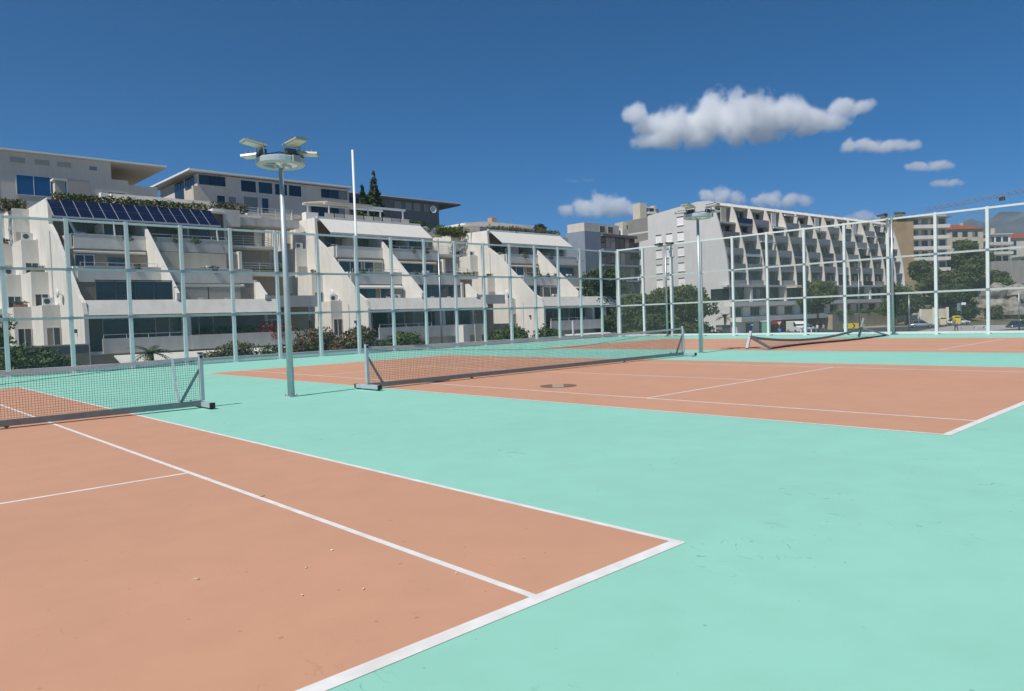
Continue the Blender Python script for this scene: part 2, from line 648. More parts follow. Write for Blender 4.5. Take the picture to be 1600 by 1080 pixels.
# mountains far behind, as a ridge with depth
mm = MB()
MX = [3400 + 180 * i for i in range(16)]
MY = [-2600 + 90 * j for j in range(70)]
for yv in MY:
    for xv in MX:
        c = math.exp(-((xv - 4700) / 750) ** 2)
        hh = (600 + 0.02 * (0 - yv)) * c
        hh *= 0.86 + 0.10 * math.sin(yv * 0.0031 + 1.9) + 0.05 * math.sin(yv * 0.0083 + xv * 0.004) + 0.035 * math.sin(yv * 0.021 + xv * 0.013)
        hh *= sm((2350 - yv) / 1100)
        hh += random.uniform(-16, 16) * c
        mm.v.append((xv, yv, hh - 8))
nm = len(MX)
mm.f = [(j * nm + i, j * nm + i + 1, (j + 1) * nm + i + 1, (j + 1) * nm + i) for j in range(len(MY) - 1) for i in range(nm - 1)]
tag(mm.build('mountains', 'mountain', smooth=True), kind='structure')

# roads and pavements outside the courts (4 mm sheets over the ground, pavements 0.12 m up)
def sheet(name, material, poly, z, th=None, parent=None, kind='structure'):
    if th:
        mb = MB().prism(poly, z - th, z, 'z')
    else:
        mb = MB().add([(x, y, z) for x, y in poly], [tuple(range(len(poly)))])
    o = mb.build(name, material, parent)
    if parent is None:
        tag(o, kind=kind)
    return o


GZ = -3.0
road = sheet('road', 'asphalt', [(52, -60), (171, -60), (171, 20), (168, 42), (150, 62), (108, 62), (96, 58), (60, 58), (-60, 58), (-60, 51), (60, 51), (92, 49), (112, 46), (114, 30), (96, 10), (52, 4)], GZ + 0.02)
for k in range(10):
    sheet('road_dash', 'line_white', [(98 + k * 5.2, 53 + 0.12 * k), (100.6 + k * 5.2, 53 + 0.12 * k), (100.6 + k * 5.2, 53.15 + 0.12 * k), (98 + k * 5.2, 53.15 + 0.12 * k)], GZ + 0.026, parent=road)
sheet('pavement', 'pavement', [(100, 62.2), (150, 62.2), (166, 47), (172, 47), (172, 66), (100, 66)], GZ + 0.13, th=0.3)
isl = sheet('pavement', 'pavement', [(110, 29), (134, 24), (150, 30), (146, 40), (126, 38), (112, 36)], GZ + 0.42, th=0.6)
sheet('pavement', 'pavement', [(-60, 58.2), (99, 58.2), (99, 60.4), (-60, 60.4)], GZ + 0.13, th=0.3)

# ------------------------------------------------------------------ court deck
DX0, DX1, DY0, DY1 = -40.0, 38.1, -30.0, 31.3
deck = tag(MB().box(DX0, DX1, DY0, DY1, -3.3, 0).build('court_deck', 'mint'), kind='structure')
kb = MB().box(DX0, DX1 + 0.25, DY1 + 0.02, DY1 + 0.3, -3.3, 0.24)
tag(kb.build('kerb', 'fence_paint'), kind='structure')
kb = MB().box(DX1 + 0.02, DX1 + 0.3, DY0, DY1 - 0.02, -3.3, 0.05)
tag(kb.build('kerb', 'fence_paint'), kind='structure')
CW, CL, AL = 10.97, 23.77, 1.37
LW = 0.055


def court(x0, y0):
    """x0: near-left corner x of the doubles court, extends +x by CW and +y by CL"""
    sheet('court_panel', 'terracotta', [(x0, y0), (x0 + CW, y0), (x0 + CW, y0 + CL), (x0, y0 + CL)], 0.0015, parent=deck)

    def ln(xa, xb, ya, yb):
        sheet('line', 'line_white', [(xa, ya), (xb, ya), (xb, yb), (xa, yb)], 0.003, parent=deck)
    b = 0.10
    ln(x0, x0 + CW, y0, y0 + b)
    ln(x0, x0 + CW, y0 + CL - b, y0 + CL)
    for xa in (x0, x0 + AL, x0 + CW - AL - LW, x0 + CW - LW):
        ln(xa, xa + LW, y0 + b, y0 + CL - b)
    sx0, sx1 = x0 + AL + LW, x0 + CW - AL - LW
    for ya in (y0 + 5.485, y0 + CL - 5.485 - LW):
        ln(sx0, sx1, ya, ya + LW)
    xc = x0 + CW / 2
    ln(xc - LW / 2, xc + LW / 2, y0 + 5.485 + LW, y0 + CL - 5.485 - LW)
    ln(xc - LW / 2, xc + LW / 2, y0 + b, y0 + b + 0.1)
    ln(xc - LW / 2, xc + LW / 2, y0 + CL - b - 0.1, y0 + CL - b)


court(-CW, 0.0)
court(5.54, -0.05)
court(22.25, -0.05)

# round service hatch painted over, on the middle court
h = thing('floor_hatch', 'round service hatch with brown sides and pale centre strip on middle court', 'hatch', (7.93, 8.66, 0.0105), 0)
n = 40
ring = [(0.42 * math.cos(2 * math.pi * i / n), 0.42 * math.sin(2 * math.pi * i / n)) for i in range(n)]
rot = R(-46)
pal = [(x, y) for x, y in ring]
MB().prism(pal, -0.006, 0.0, 'z').build('cover', 'hatch_dark', h)
st = []
for i in range(9):
    a = -0.14 + 0.26 * i / 8
    st.append((a, math.sqrt(0.17 - a * a)))
st2 = st + [(a, -b) for a, b in reversed(st)]
st2 = [(x * math.cos(rot) - y * math.sin(rot), x * math.sin(rot) + y * math.cos(rot)) for x, y in st2]
MB().prism(st2, 0.0005, 0.003, 'z').build('centre_strip', 'hatch_pale', h)

# small litter on the courts
for k, (x, y, m_, rz) in enumerate([(-2.05, 1.55, 'white_fleck', .3), (-2.3, 1.12, 'white_fleck', 1.2), (-1.75, 1.75, 'white_fleck', 2.0), (-2.0, .93, 'white_fleck', .8), (-1.35, 3.75, 'dry_leaf', .2), (-2.63, 1.9, 'dry_leaf', 2.2), (-1.46, .72, 'white_fleck', 1.0)]):
    mb = MB()
    s = 0.012 if m_ == 'white_fleck' else 0.028
    pts = [(s * (0.7 + 0.5 * random.random()) * math.cos(t), 0.5 * s * (0.7 + 0.5 * random.random()) * math.sin(t), random.uniform(0.0, 0.006)) for t in np.linspace(0, 2 * math.pi, 7)[:-1]]
    mb.add([(0, 0, 0.007)] + pts + [(p[0], p[1], p[2] - 0.004) for p in pts], [(0, i + 1, (i + 1) % 6 + 1) for i in range(6)] + [(i + 1, i + 7, (i + 1) % 6 + 7, (i + 1) % 6 + 1) for i in range(6)] + [tuple(range(7, 13))[::-1]])
    o = mb.build('paint_fleck' if m_ == 'white_fleck' else 'dry_leaf', m_)
    o.location = (x, y, 0.006)
    o.rotation_euler = (0, 0, rz)
    if m_ == 'white_fleck':
        tag(o, 'tiny white fleck on the nearest terracotta court, ' + {0: 'middle one of the cluster', 1: 'lowest left one of the cluster', 2: 'uppermost one of the cluster', 3: 'lowest right one of the cluster', 6: 'alone beside the sideline near the baseline'}[k], 'fleck', 'flecks on the nearest court')
    else:
        tag(o, 'small dry brown leaf on the nearest terracotta court, ' + ('close to the sideline' if k == 4 else 'left of the white flecks'), 'leaf', 'dry leaves on the nearest court')

# ------------------------------------------------------------------ fences
FH = 6.15


def fence(name, label, p0, direction, stations, h, inward):
    """direction 'x' (along x at y=p0) or 'y' (along y at x=p0)"""
    t = thing(name, label, 'fence', (0, 0, 0))

    def B(nm, m_, s0, s1, d0, d1, z0, z1):
        if direction == 'x':
            return piece(nm, m_, t, s0, s1, p0 + d0, p0 + d1, z0, z1)
        return piece(nm, m_, t, p0 + d0, p0 + d1, s0, s1, z0, z1)
    for s in stations:
        B('post', 'fence_paint', s - .07, s + .07, -.07, .07, 0, h + .04)
        B('base_plate', 'fence_paint', s - .12, s + .12, -.12, .12, 0.001, .014)
    for s in stations:
        for z in (2.2, 4.14):
            B('rail_clamp', 'galvanised', s - .082, s + .082, -.082, .082, z - .06, z + .06)
    ss = sorted(stations)
    for s0, s1 in zip(ss[:-1], ss[1:]):
        for z in (0.11, 2.2, 4.14, h - .03):
            B('rail', 'fence_paint', s0 + .07, s1 - .07, -.035, .035, z - .048, z + .048)
        B('netting', 'netting', s0 + .07, s1 - .07, inward * .04, inward * .041, .15, h - .07)
    return t


fence('court_fence', 'tall pale mint fence with square posts along the far side, before the terraced houses', 30.55, 'x', [0.75 + 2.19 * k for k in range(-7, 17)] + [37.6], 6.12, -1)
fence('court_fence', 'tall pale mint fence with square posts along the street side, before the road', 37.6, 'y', [30.39] + [30.55 - 2.31 * k for k in range(1, 24)], 6.22, -1)

# ------------------------------------------------------------------ floodlight masts
def ring_mast(label, x, y, rz, top=5.12):
    t = thing('floodlight_mast', label, 'floodlight', (x, y, 0), rz, 'floodlight masts between the courts')
    MB().tube((0, 0, 0.02), (0, 0, top), .078, .05, 16).build('pole', 'mast_paint', t, True)
    bp = MB().prism([(.17 * math.cos(R(45 + 90 * i)), .17 * math.sin(R(45 + 90 * i))) for i in range(4)], 0.0, .022, 'z').build('base_plate', 'mast_paint', t)
    for i in range(4):
        a = R(45 + 90 * i)
        MB().tube((.125 * math.cos(a), .125 * math.sin(a), .022), (.125 * math.cos(a), .125 * math.sin(a), .06), .013, n=6).build('bolt', 'galvanised', bp)
    piece('access_door', 'mast_paint', t, -.035, .035, -.085, -.07, .35, .65)
    # ring platform: a shallow drum
    mb = MB()
    n = 28
    R0, R1 = .53, .36
    prof = [(R0 - .03, top + .02), (R0, top + .05), (R0, top + .15), (R0 - .02, top + .17), (R1, top + .17), (R1, top + .04), (R1 + .02, top + .02)]
    vs_, fs = [], []
    for i in range(n):
        a = 2 * math.pi * i / n
        for rr, zz in prof:
            vs_.append((rr * math.cos(a), rr * math.sin(a), zz))
    k = len(prof)
    for i in range(n):
        for j in range(k):
            fs.append((i * k + j, ((i + 1) % n) * k + j, ((i + 1) % n) * k + (j + 1) % k, i * k + (j + 1) % k))
    mb.add(vs_, fs)
    for i in range(3):
        a = R(20 + 120 * i)
        mb.bar((0, 0, top + .08), (R1 * math.cos(a), R1 * math.sin(a), top + .08), .06, .06)
    mb.tube((0, 0, top - .03), (0, 0, top + .14), .09, n=12)
    mb.build('ring', 'mast_paint', t)
    cb = MB()
    for i in range(14):
        a = 2 * math.pi * i / 14
        b = 2 * math.pi * (i + 1) / 14
        cb.tube((.5 * math.cos(a), .5 * math.sin(a), top + .19 + .03 * (i % 2)), (.5 * math.cos(b), .5 * math.sin(b), top + .19 + .03 * ((i + 1) % 2)), .014, n=5)
    cb.tube((.075, .02, .7), (.06, .02, top), .012, n=5)
    cb.build('cable', 'black_rubber', t)
    piece('junction_box', 'lamp_body', t, -.09, .09, -.585, -.535, top + .03, top + .17)
    for i, a in enumerate((125, 167, 309, 267)):
        a = R(a)
        ca, sa = math.cos(a), math.sin(a)
        P = lambda rr, s, z: (rr * ca - s * sa, rr * sa + s * ca, z)
        z0 = top + .17
        hh = .2 if i % 2 else .06
        ar = MB()
        for s in (-.2, .2):
            ar.bar(P(.44, s, z0 - .02), P(.46, s, z0 + hh + .04), .035, .02)
        ar.bar(P(.44, -.2, z0), P(.44, .2, z0), .05, .05)
        lm = ar.build('lamp_bracket', 'galvanised', t)
        ar2 = MB().box(-.11, .11, -.05, .05, -.07, .07).build('driver_box', 'dark_frame', t)
        ar2.location = P(.40, 0, z0 + .09)
        ar2.rotation_euler = (0, 0, a + math.pi / 2)
        # flat head, tilted down slightly outward
        hd = MB()
        zc = z0 + hh + .05
        tilt = -0.16 if i % 2 else .05
        rr0, rr1 = .36, .84
        vs_ = []
        for (rr, s) in ((rr0, -.19), (rr0, .19), (rr1, .16), (rr1, -.16)):
            vs_.append(P(rr, s, zc - (rr - .46) * tilt - .025))
        for (rr, s) in ((rr0, -.17), (rr0, .17), (rr1, .14), (rr1, -.14)):
            vs_.append(P(rr, s, zc - (rr - .46) * tilt + .022))
        hd.add(vs_, [(0, 1, 2, 3), (4, 5, 6, 7), (0, 1, 5, 4), (1, 2, 6, 5), (2, 3, 7, 6), (3, 0, 4, 7)])
        lo = hd.build('lamp', 'lamp_body', t)
        gl = MB()
        vs_ = []
        for dz in (-.034, -.0265):
            for (rr, s) in ((rr0 + .05, -.15), (rr0 + .05, .15), (rr1 - .04, .13), (rr1 - .04, -.13)):
                vs_.append(P(rr, s, zc - (rr - .46) * tilt + dz))
        gl.add(vs_, [(0, 1, 2, 3), (4, 5, 6, 7), (0, 1, 5, 4), (1, 2, 6, 5), (2, 3, 7, 6), (3, 0, 4, 7)]).build('lens', 'lens', lo)
        hs = MB()
        for q in range(4):
            hs.bar(P(.42 + q * .1, -.12, zc + .05 - (q * .1) * tilt), P(.42 + q * .1, .12, zc + .05 - (q * .1) * tilt), .02, .05)
        hs.build('heat_sink', 'galvanised', lo)
    return t


ring_mast('grey floodlight mast with ring of lamps between the two nearest tennis nets', 3.3, 12.53, R(10))
ring_mast('grey floodlight mast with ring of lamps beside the collapsed net', 20.2, 12.69, R(10))


def twin_mast(label, x, y, h):
    t = thing('floodlight_mast', label, 'floodlight', (x, y, 0), 0, 'twin floodlight masts on the street side fence')
    MB().tube((0, 0, 0), (0, 0, h), .075, .06, 12).build('pole', 'galvanised', t, True)
    piece('base_plate', 'galvanised', t, -.15, .15, -.15, .15, 0.001, .02)
    MB().bar((0, -.55, h - .05), (0, .55, h - .05), .07, .07).build('crossarm', 'galvanised', t)
    for s in (-1, 1):
        lo = MB().prism([(s * .25, h + .0), (s * .62, h + .0), (s * .68, h + .10), (s * .22, h + .16)], -.32, .1, 'x').build('lamp', 'dark_frame', t)
        piece('lens', 'lens', lo, -.3, .08, s * .44 - .17, s * .44 + .17, h - .012, h - .002)
    return t


twin_mast('slim galvanised mast with two floodlights at street fence near the round trees', 37.25, 26.1, 6.15)
twin_mast('slim galvanised mast with two floodlights at street fence behind collapsed net', 37.25, 11.75, 6.3)

# ------------------------------------------------------------------ tennis nets
def net_mesh(t, x0, x1, ztop, zbot, y, pitch=0.045, wire=0.0019, sagc=0.08):
    """knotted mesh of real cords between x0 and x1, slightly wavy"""
    def top(x):
        s = (x - x0) / (x1 - x0)
        return ztop - sagc * 4 * s * (1 - s)

    def yy(x, z):
        return y + 0.012 * math.sin(x * 1.7 + z * 3) + 0.008 * math.sin(x * 5.1 - z * 6)
    mb = MB()
    w = wire

    def strip(pts, vertical):
        n = len(pts)
        vs_ = []
        for (x, yv, z) in pts:
            if vertical:
                vs_ += [(x - w, yv - w, z), (x + w, yv - w, z), (x + w, yv + w, z), (x - w, yv + w, z)]
            else:
                vs_ += [(x, yv - w, z - w), (x, yv - w, z + w), (x, yv + w, z + w), (x, yv + w, z - w)]
        fs = []
        for i in range(n - 1):
            for j in range(4):
                fs.append((i * 4 + j, i * 4 + (j + 1) % 4, i * 4 + 4 + (j + 1) % 4, i * 4 + 4 + j))
        mb.add(vs_, fs)
    nxv = int((x1 - x0) / pitch)
    for i in range(nxv + 1):
        x = x0 + (x1 - x0) * i / nxv
        zt = top(x)
        jx = [0.004 * math.sin(i * 1.3 + k) for k in range(5)]
        strip([(x + jx[k], yy(x, zbot + (zt - zbot) * k / 4), zbot + (zt - zbot) * k / 4) for k in range(5)], True)
    nz = int((ztop - zbot) / pitch)
    for j in range(nz + 1):
        pts = []
        for i in range(41):
            x = x0 + (x1 - x0) * i / 40
            zt = top(x)
            z = zbot + (zt - zbot) * j / nz + 0.006 * math.sin(x * 2.3 + j)
            pts.append((x, yy(x, z), z))
        strip(pts, False)
    o = mb.build('net_mesh', 'net_cord', t)
    tag(o, kind='stuff')
    return top, yy


def tennis_net(label, xa, xb, y, strap_x=None, band_mat='headband'):
    """free-standing wheeled net: base beams, feet, posts, braces, cord mesh, head band"""
    t = thing('tennis_net', label, 'tennis net', ((xa + xb) / 2, y, 0), 0, 'free standing nets set up on the courts')
    hx = (xb - xa) / 2
    PH = 1.10
    bm_ = MB().box(-hx + .03, hx - .03, -.055, .055, .045, .15)
    bm_.build('base_beam', 'net_steel', t)
    for s in (-1, 1):
        po = MB().box(s * (hx - .0) - .04, s * (hx - .0) + .04, -.04, .04, .152, PH).build('post', 'mast_paint', t, bevel=.008)
        piece('post_cap', 'black_rubber', po, s * hx - .047, s * hx + .047, -.047, .047, PH, PH + .02)
        pulley = MB().tube((s * hx, -.06, PH - .07), (s * hx, .06, PH - .07), .03, n=10).build('pulley', 'black_rubber', po)
        ft = MB().box(s * hx - .05, s * hx + .05, -.50, .50, .03, .13).build('foot', 'mast_paint', t, bevel=.008)
        for e in (-1, 1):
            piece('end_cap', 'black_rubber', ft, s * hx - .052, s * hx + .052, e * .50 - (.03 if e > 0 else -.0) , e * .50 + (.03 if e > 0 else -.03), .028, .132)
            piece('foot_pad', 'black_rubber', ft, s * hx - .04, s * hx + .04, e * .42 - .04, e * .42 + .04, 0.009, .03)
        MB().bar((s * (hx - .03), 0, .78), (s * (hx - .42), 0, .14), .04, .045).build('brace', 'net_steel', t)
    for s in (-.5, .5):
        wh = MB().tube((s * hx, .07, .06), (s * hx, .12, .06), .052, n=14).build('wheel', 'black_rubber', t)
    top, yy = net_mesh(t, -hx + .08, hx - .08, 1.0, .17, 0)
    # head band, following the top of the mesh
    mb = MB()
    N = 48
    for i in range(N):
        x0 = -hx + .05 + (2 * hx - .1) * i / N
        x1 = -hx + .05 + (2 * hx - .1) * (i + 1) / N
        za, zb = top(x0), top(x1)
        ya, yb = yy(x0, 1), yy(x1, 1)
        mb.add([(x0, ya - .012, za - .03), (x1, yb - .012, zb - .03), (x1, yb + .012, zb - .03), (x0, ya + .012, za - .03),
                (x0, ya - .009, za + .033), (x1, yb - .009, zb + .033), (x1, yb + .009, zb + .033), (x0, ya + .009, za + .033)],
               [(0, 1, 5, 4), (1, 2, 6, 5), (2, 3, 7, 6), (3, 0, 4, 7), (4, 5, 6, 7), (0, 3, 2, 1)])
    mb.build('head_band', band_mat, t)
    if strap_x is not None:
        x = strap_x - (xa + xb) / 2
        zt = top(x)
        mb = MB()
        pts = [(x - .05, zt + .05), (x - .02, .62), (x + .0, .42), (x + .04, .2), (x + .02, .1)]
        for (xa_, za), (xb_, zb) in zip(pts[:-1], pts[1:]):
            mb.add([(xa_ - .026, -.026, za), (xa_ + .026, -.026, za), (xb_ + .026, -.03, zb), (xb_ - .026, -.03, zb),
                    (xa_ - .026, -.023, za), (xa_ + .026, -.023, za), (xb_ + .026, -.027, zb), (xb_ - .026, -.027, zb)],
                   [(0, 1, 2, 3), (4, 5, 6, 7), (0, 1, 5, 4), (2, 3, 7, 6), (1, 2, 6, 5), (3, 0, 4, 7)])
        mb.build('centre_strap', 'strap', t)
    # loose cord sagging behind the mesh
    mb = MB()
    pts = []
    for i in range(25):
        s = i / 24
        pts.append((-hx + .1 + (2 * hx - .2) * s, .03, .93 - .25 * 4 * s * (1 - s) + .04 * math.sin(9 * s)))
    mb.path(pts, [.006] * 25, 4)
    mb.build('slack_cord', 'net_cord', t)
    return t


tennis_net('tennis net on wheeled steel frame with white strap, across the nearest court', -11.95, 1.22, 12.2, strap_x=0.72)
tennis_net('tennis net on wheeled steel frame across the middle court', 5.12, 18.35, 12.25)

# collapsed net on the third court: frame tipped over, band sagging
t = thing('collapsed_net', 'collapsed tennis net with tipped steel frame lying before the street fence', 'tennis net', (0, 0, 0))
mb = MB()
mb.bar((23.05, 12.35, .02), (23.9, 12.55, 1.02), .10, .10)
mb.build('foot', 'galvanised', t)
MB().bar((23.45, 12.4, .5), (22.7, 11.15, .05), .09, .07).build('post', 'net_steel', t)
MB().bar((23.5, 12.45, .46), (23.2, 11.5, .05), .05, .05).build('brace', 'net_steel', t)
mb = MB()
mb.bar((34.55, 12.2, .95), (34.0, 12.25, .05), .10, .10)
mb.build('foot', 'galvanised', t)
MB().bar((34.25, 12.2, .5), (34.9, 11.2, .06), .09, .07).build('post', 'net_steel', t)
MB().bar((34.2, 12.1, .45), (35.4, 11.3, .05), .06, .06).build('brace', 'galvanised', t)
mb = MB()
pts = []
for i in range(21):
    s = i / 20
    pts.append((23.5 + 10.7 * s, 12.4 - .2 * s, .46 - .33 * math.sin(math.pi * s) ** 0.8 + .02))
for a, b in zip(pts[:-1], pts[1:]):
    mb.bar(a, b, .07, .1)
mb.build('base_beam', 'net_steel', t)
mb = MB()
pts2 = []
for i in range(21):
    s = i / 20
    pts2.append((22.75 + 12.1 * s, 11.15 + .1 * s, .06 + .02 * math.sin(7 * s)))
for a, b in zip(pts2[:-1], pts2[1:]):
    mb.bar(a, b, .05, .07)
mb.build('head_band', 'net_cord', t)
mb = MB()
for j in range(44):
    s = j / 43
    i = min(19, int(s * 20))
    a = Vector(pts[i]).lerp(Vector(pts[i + 1]), s * 20 - i)
    b = Vector(pts2[i]).lerp(Vector(pts2[i + 1]), s * 20 - i)
    c = a.lerp(b, .5) + Vector((0, 0, -.08))
    c.z = max(c.z, .03)
    mb.bar(a, c, .006, .006)
    mb.bar(c, b, .006, .006)
for k in (.35, .7):
    for i in range(20):
        def q(i):
            v_ = Vector(pts[i]).lerp(Vector(pts2[i]), k)
            v_.z = max(.03, v_.z - .08 * math.sin(math.pi * k))
            return v_
        mb.bar(q(i), q(i + 1), .006, .006)
tag(mb.build('net_mesh', 'net_cord', t), kind='stuff')

# ------------------------------------------------------------------ poles beyond the fence
t = thing('flagpole', 'tall bare white pole rising behind the far fence', 'pole', (17.1, 32.1, -3))
MB().tube((0, 0, 0), (0, 0, 14.0), .085, .06, 12).build('shaft', 'white_metal', t, True)
piece('base_plate', 'galvanised', t, -.2, .2, -.2, .2, 0, .03)
t = thing('street_pole', 'thin grey street pole behind the far fence before the middle house', 'pole', (24.7, 34.7, -3))
MB().tube((0, 0, 0), (0, 0, 9.8), .07, .05, 10).build('shaft', 'galvanised', t, True)
piece('base_plate', 'galvanised', t, -.18, .18, -.18, .18, 0, .03)
for lab, x, y, h_, arm in [('short grey street lamp beyond street fence, nearest the stooping person', 116.7, 37.4, 6.2, 0), ('tall grey street lamp by the silver car', 150.6, 44.1, 11.5, 1),
                       ('tall grey street lamp behind the yellow chevron board', 126.3, 48.6, 10.6, 1), ('pale grey street lamp between chevron board and pines', 131.0, 45.6, 5.6, 0),
                       ('thin pale street pole beyond fence by the dark car', 121.0, 24.2, 6.4, 0), ('thin grey street pole behind the round trees', 47.5, 32.6, 9.2, 0)]:
    t = thing('street_lamp', lab, 'street lamp', (x, y, -3))
    MB().tube((0, 0, 0), (0, 0, h_), .1, .06, 10).build('pole', 'galvanised', t, True)
    if arm:
        MB().bar((0, 0, h_ - .1), (-1.3, -.5, h_ + .2), .07, .07).build('arm', 'galvanised', t)
        MB().box(-1.8, -1.1, -.75, -.4, h_ + .14, h_ + .26).build('lamp_head', 'lamp_body', t)
    else:
        MB().tube((0, 0, h_), (0, 0, h_ + .12), .16, .1, 10).build('lamp_head', 'lamp_body', t)

# ------------------------------------------------------------------ terraced apartment houses
FL = [3.1, 6.05, 9.0, 12.0]
ROOF = 16.2


def awning_roll(t, x0, x1, y, z):
    return piece('awning_roll', 'white_metal', t, x0, x1, y - .12, y + .06, z - .12, z)


def ac_unit(t, x, y, z, face='y'):
    o = piece('air_conditioner', 'white_metal', t, x - .42, x + .42, y - .17, y + .17, z, z + .62)
    fan = MB().tube((x - .12, y - .172, z + .31), (x - .12, y - .185, z + .31), .23, n=14).build('fan_grille', 'dark_frame', t)
    return o


def planter(t, x0, x1, y, z, kind='leaf_green', n=260, hgt_=.35, box=True):
    if box:
        piece('planter', 'terracotta_pot', t, x0, x1, y - .14, y + .14, z, z + .22)
    bl = []
    k = max(1, int((x1 - x0) / .5))
    for i in range(k):
        bl.append((x0 + (i + .5) * (x1 - x0) / k, y, z + .22 + hgt_ * .4, (x1 - x0) / k * .62, .22, hgt_ * random.uniform(.4, .7)))
    tag(leaves('plant', kind, t, bl, n, .09), kind='stuff')


def hedge_part(t, x0, x1, y, z, h_, d=.5, kind='leaf_green', n=1500, size=.12):
    bl = []
    k = max(2, int((x1 - x0) / .7))
    for i in range(k):
        bl.append((x0 + (i + .5) * (x1 - x0) / k, y + random.uniform(-.1, .1), z + h_ * .45, (x1 - x0) / k * .75, d, h_ * random.uniform(.45, .65)))
    tag(leaves('hedge', kind, t, bl, n, size), kind='stuff')


def diag(y):
    return 7.1 + (y + .75) * .835


def unit(label, X0, style):
    t = thing('terraced_house', label, 'building', (X0, 60.8, -3), 0, 'terraced apartment houses')
    WALL = 'white_plaster'
    # storeys: window walls and slabs, each storey set back from the one below
    yw = [1.5, 3.5, 6.9, 10.2]
    yf = [-.45, 0.0, 3.6, 7.2]
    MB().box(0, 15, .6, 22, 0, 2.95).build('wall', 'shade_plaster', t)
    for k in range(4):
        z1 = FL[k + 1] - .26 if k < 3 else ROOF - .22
        MB().box(.002, 14.998, yw[k], 22, FL[k], z1).build('wall', 'recess_shade_plaster', t)
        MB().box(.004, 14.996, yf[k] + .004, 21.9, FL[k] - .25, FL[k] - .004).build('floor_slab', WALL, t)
    # end walls and the fins with sloping front edges
    poly = [(-.6, 0), (-.6, 6.0), (-.2, 6.9), (1.2, diag(1.2) - 1.1), (7.6, diag(7.6) - 1.1), (9.3, 14.0), (9.45, ROOF + .1), (22.2, ROOF + .25), (22.2, 0)]
    MB().prism(poly, -.3, 0, 'x').build('end_wall', WALL, t)
    MB().prism([(1.5, 0), (1.5, 6.0), (3.3, 6.0), (3.3, 9.0), (6.6, 9.0), (6.6, 12.0), (9.9, 12.0), (9.9, ROOF + .1), (22.2, ROOF + .2), (22.2, 0)], 15, 15.3, 'x').build('end_wall', WALL, t)
    for xf in (6.75,):
        MB().prism([(-.1, 7.12), (-.1, diag(-.1)), (8.2, diag(8.2)), (10.0, diag(8.2)), (10.0, 7.12)], xf, xf + .26, 'x').build('fin', WALL, t)
    MB().prism([(-.1, 7.12), (-.1, 7.5), (1.5, 8.7), (1.9, 8.7), (1.9, 7.12)], 14.4, 14.66, 'x').build('fin', WALL, t)
    # parapets
    MB().prism([(-.62, 5.92), (.06, 7.1), (.22, 7.1), (-.36, 5.92)], .002, 15.6 if style != 2 else 15, 'x').build('parapet', WALL, t)
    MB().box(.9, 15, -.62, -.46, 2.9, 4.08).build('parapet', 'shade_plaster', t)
    MB().box(.35, 14.9, 3.46, 3.6, 8.72, 10.0).build('parapet', WALL, t)
    if style == 0:
        MB().box(1.0, 7.9, 7.06, 7.2, 11.8, 13.02).build('parapet', WALL, t)
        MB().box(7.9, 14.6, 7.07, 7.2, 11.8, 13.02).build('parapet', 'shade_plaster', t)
    else:
        MB().box(.9, 14.6, 7.06, 7.2, 11.85, 13.02).build('parapet', WALL, t)
    MB().prism([(7.2, 11.82), (7.2, 13.02), (9.2, 13.02), (8.6, 11.82)], .62, .9, 'x').build('parapet_return', WALL, t)
    MB().prism([(3.6, 8.72), (3.6, 10.0), (5.4, 10.0), (4.8, 8.72)], .08, .35, 'x').build('parapet_return', WALL, t)
    for z, y in ((10.0, 3.53), (13.02, 7.13)):
        piece('coping', 'white_metal', t, .9, 14.6, y - .1, y + .1, z + .001, z + .04)
    # awning rolls under the slabs
    awning_roll(t, .6, 6.6, 7.3, 11.78)
    awning_roll(t, 7.2, 14.3, 7.3, 11.78)
    awning_roll(t, 1.0, 6.6, 3.75, 8.7)
    awning_roll(t, 7.2, 14.2, 3.75, 8.7)
    # windows by storey
    g = 'glass'
    window(t, 'y', yw[0], 1.5, 5.4, 3.7, 5.6, 2)
    window(t, 'y', yw[0], 6.6, 10.2, 3.2, 5.6, 3)
    if style != 0:
        window(t, 'y', yw[0], 10.9, 14.4, 3.3, 5.6, 3, 'dark_frame')
    railing(t, [(1.0, -.54, 4.08), (7.5, -.54, 4.08)], .3, 1)
    if style == 0:
        # glazed-in loggia on the left half of the second storey
        fo = MB()
        for i in range(5):
            x = .9 + i * 1.42
            fo.box(x - .03, x + .03, .42, .5, 7.1, 8.7)
        fo.box(.87, 6.61, .42, .5, 8.62, 8.72)
        fo = fo.build('window', 'dark_frame', t)
        for i in range(4):
            piece('pane', 'glass', fo, .94 + i * 1.42, 2.28 + i * 1.42, .445, .465, 7.12, 8.6)
        piece('blind', 'blind', t, 8.0, 10.6, 3.3, 3.46, 6.1, 8.7)
        piece('blind', 'blind', t, 10.7, 13.6, 3.32, 3.47, 6.1, 8.7)
        piece('blind', 'cream_plaster', t, 7.6, 13.8, 6.7, 6.84, 9.05, 11.7)
        window(t, 'y', yw[2], 3.6, 4.8, 9.05, 11.0, 2, 'dark_frame')
        window(t, 'y', yw[2], 1.0, 2.4, 9.6, 11.2, 2)
        piece('screen_wall', WALL, t, 7.4, 7.75, -.2, 1.2, 4.1, 5.7)
    else:
        window(t, 'y', yw[1], 1.0, 3.2, 6.15, 8.5, 2, 'dark_frame')
        window(t, 'y', yw[1], 3.9, 6.5, 6.15, 8.5, 2)
        window(t, 'y', yw[1], 7.6, 13.8, 6.15, 8.5, 4, 'dark_frame')
        window(t, 'y', yw[2], 1.0, 3.7, 9.1, 11.4, 2)
        window(t, 'y', yw[2], 4.2, 6.5, 9.1, 11.4, 2)
        window(t, 'y', yw[2], 7.4, 13.6, 9.1, 11.4, 4, 'dark_frame')
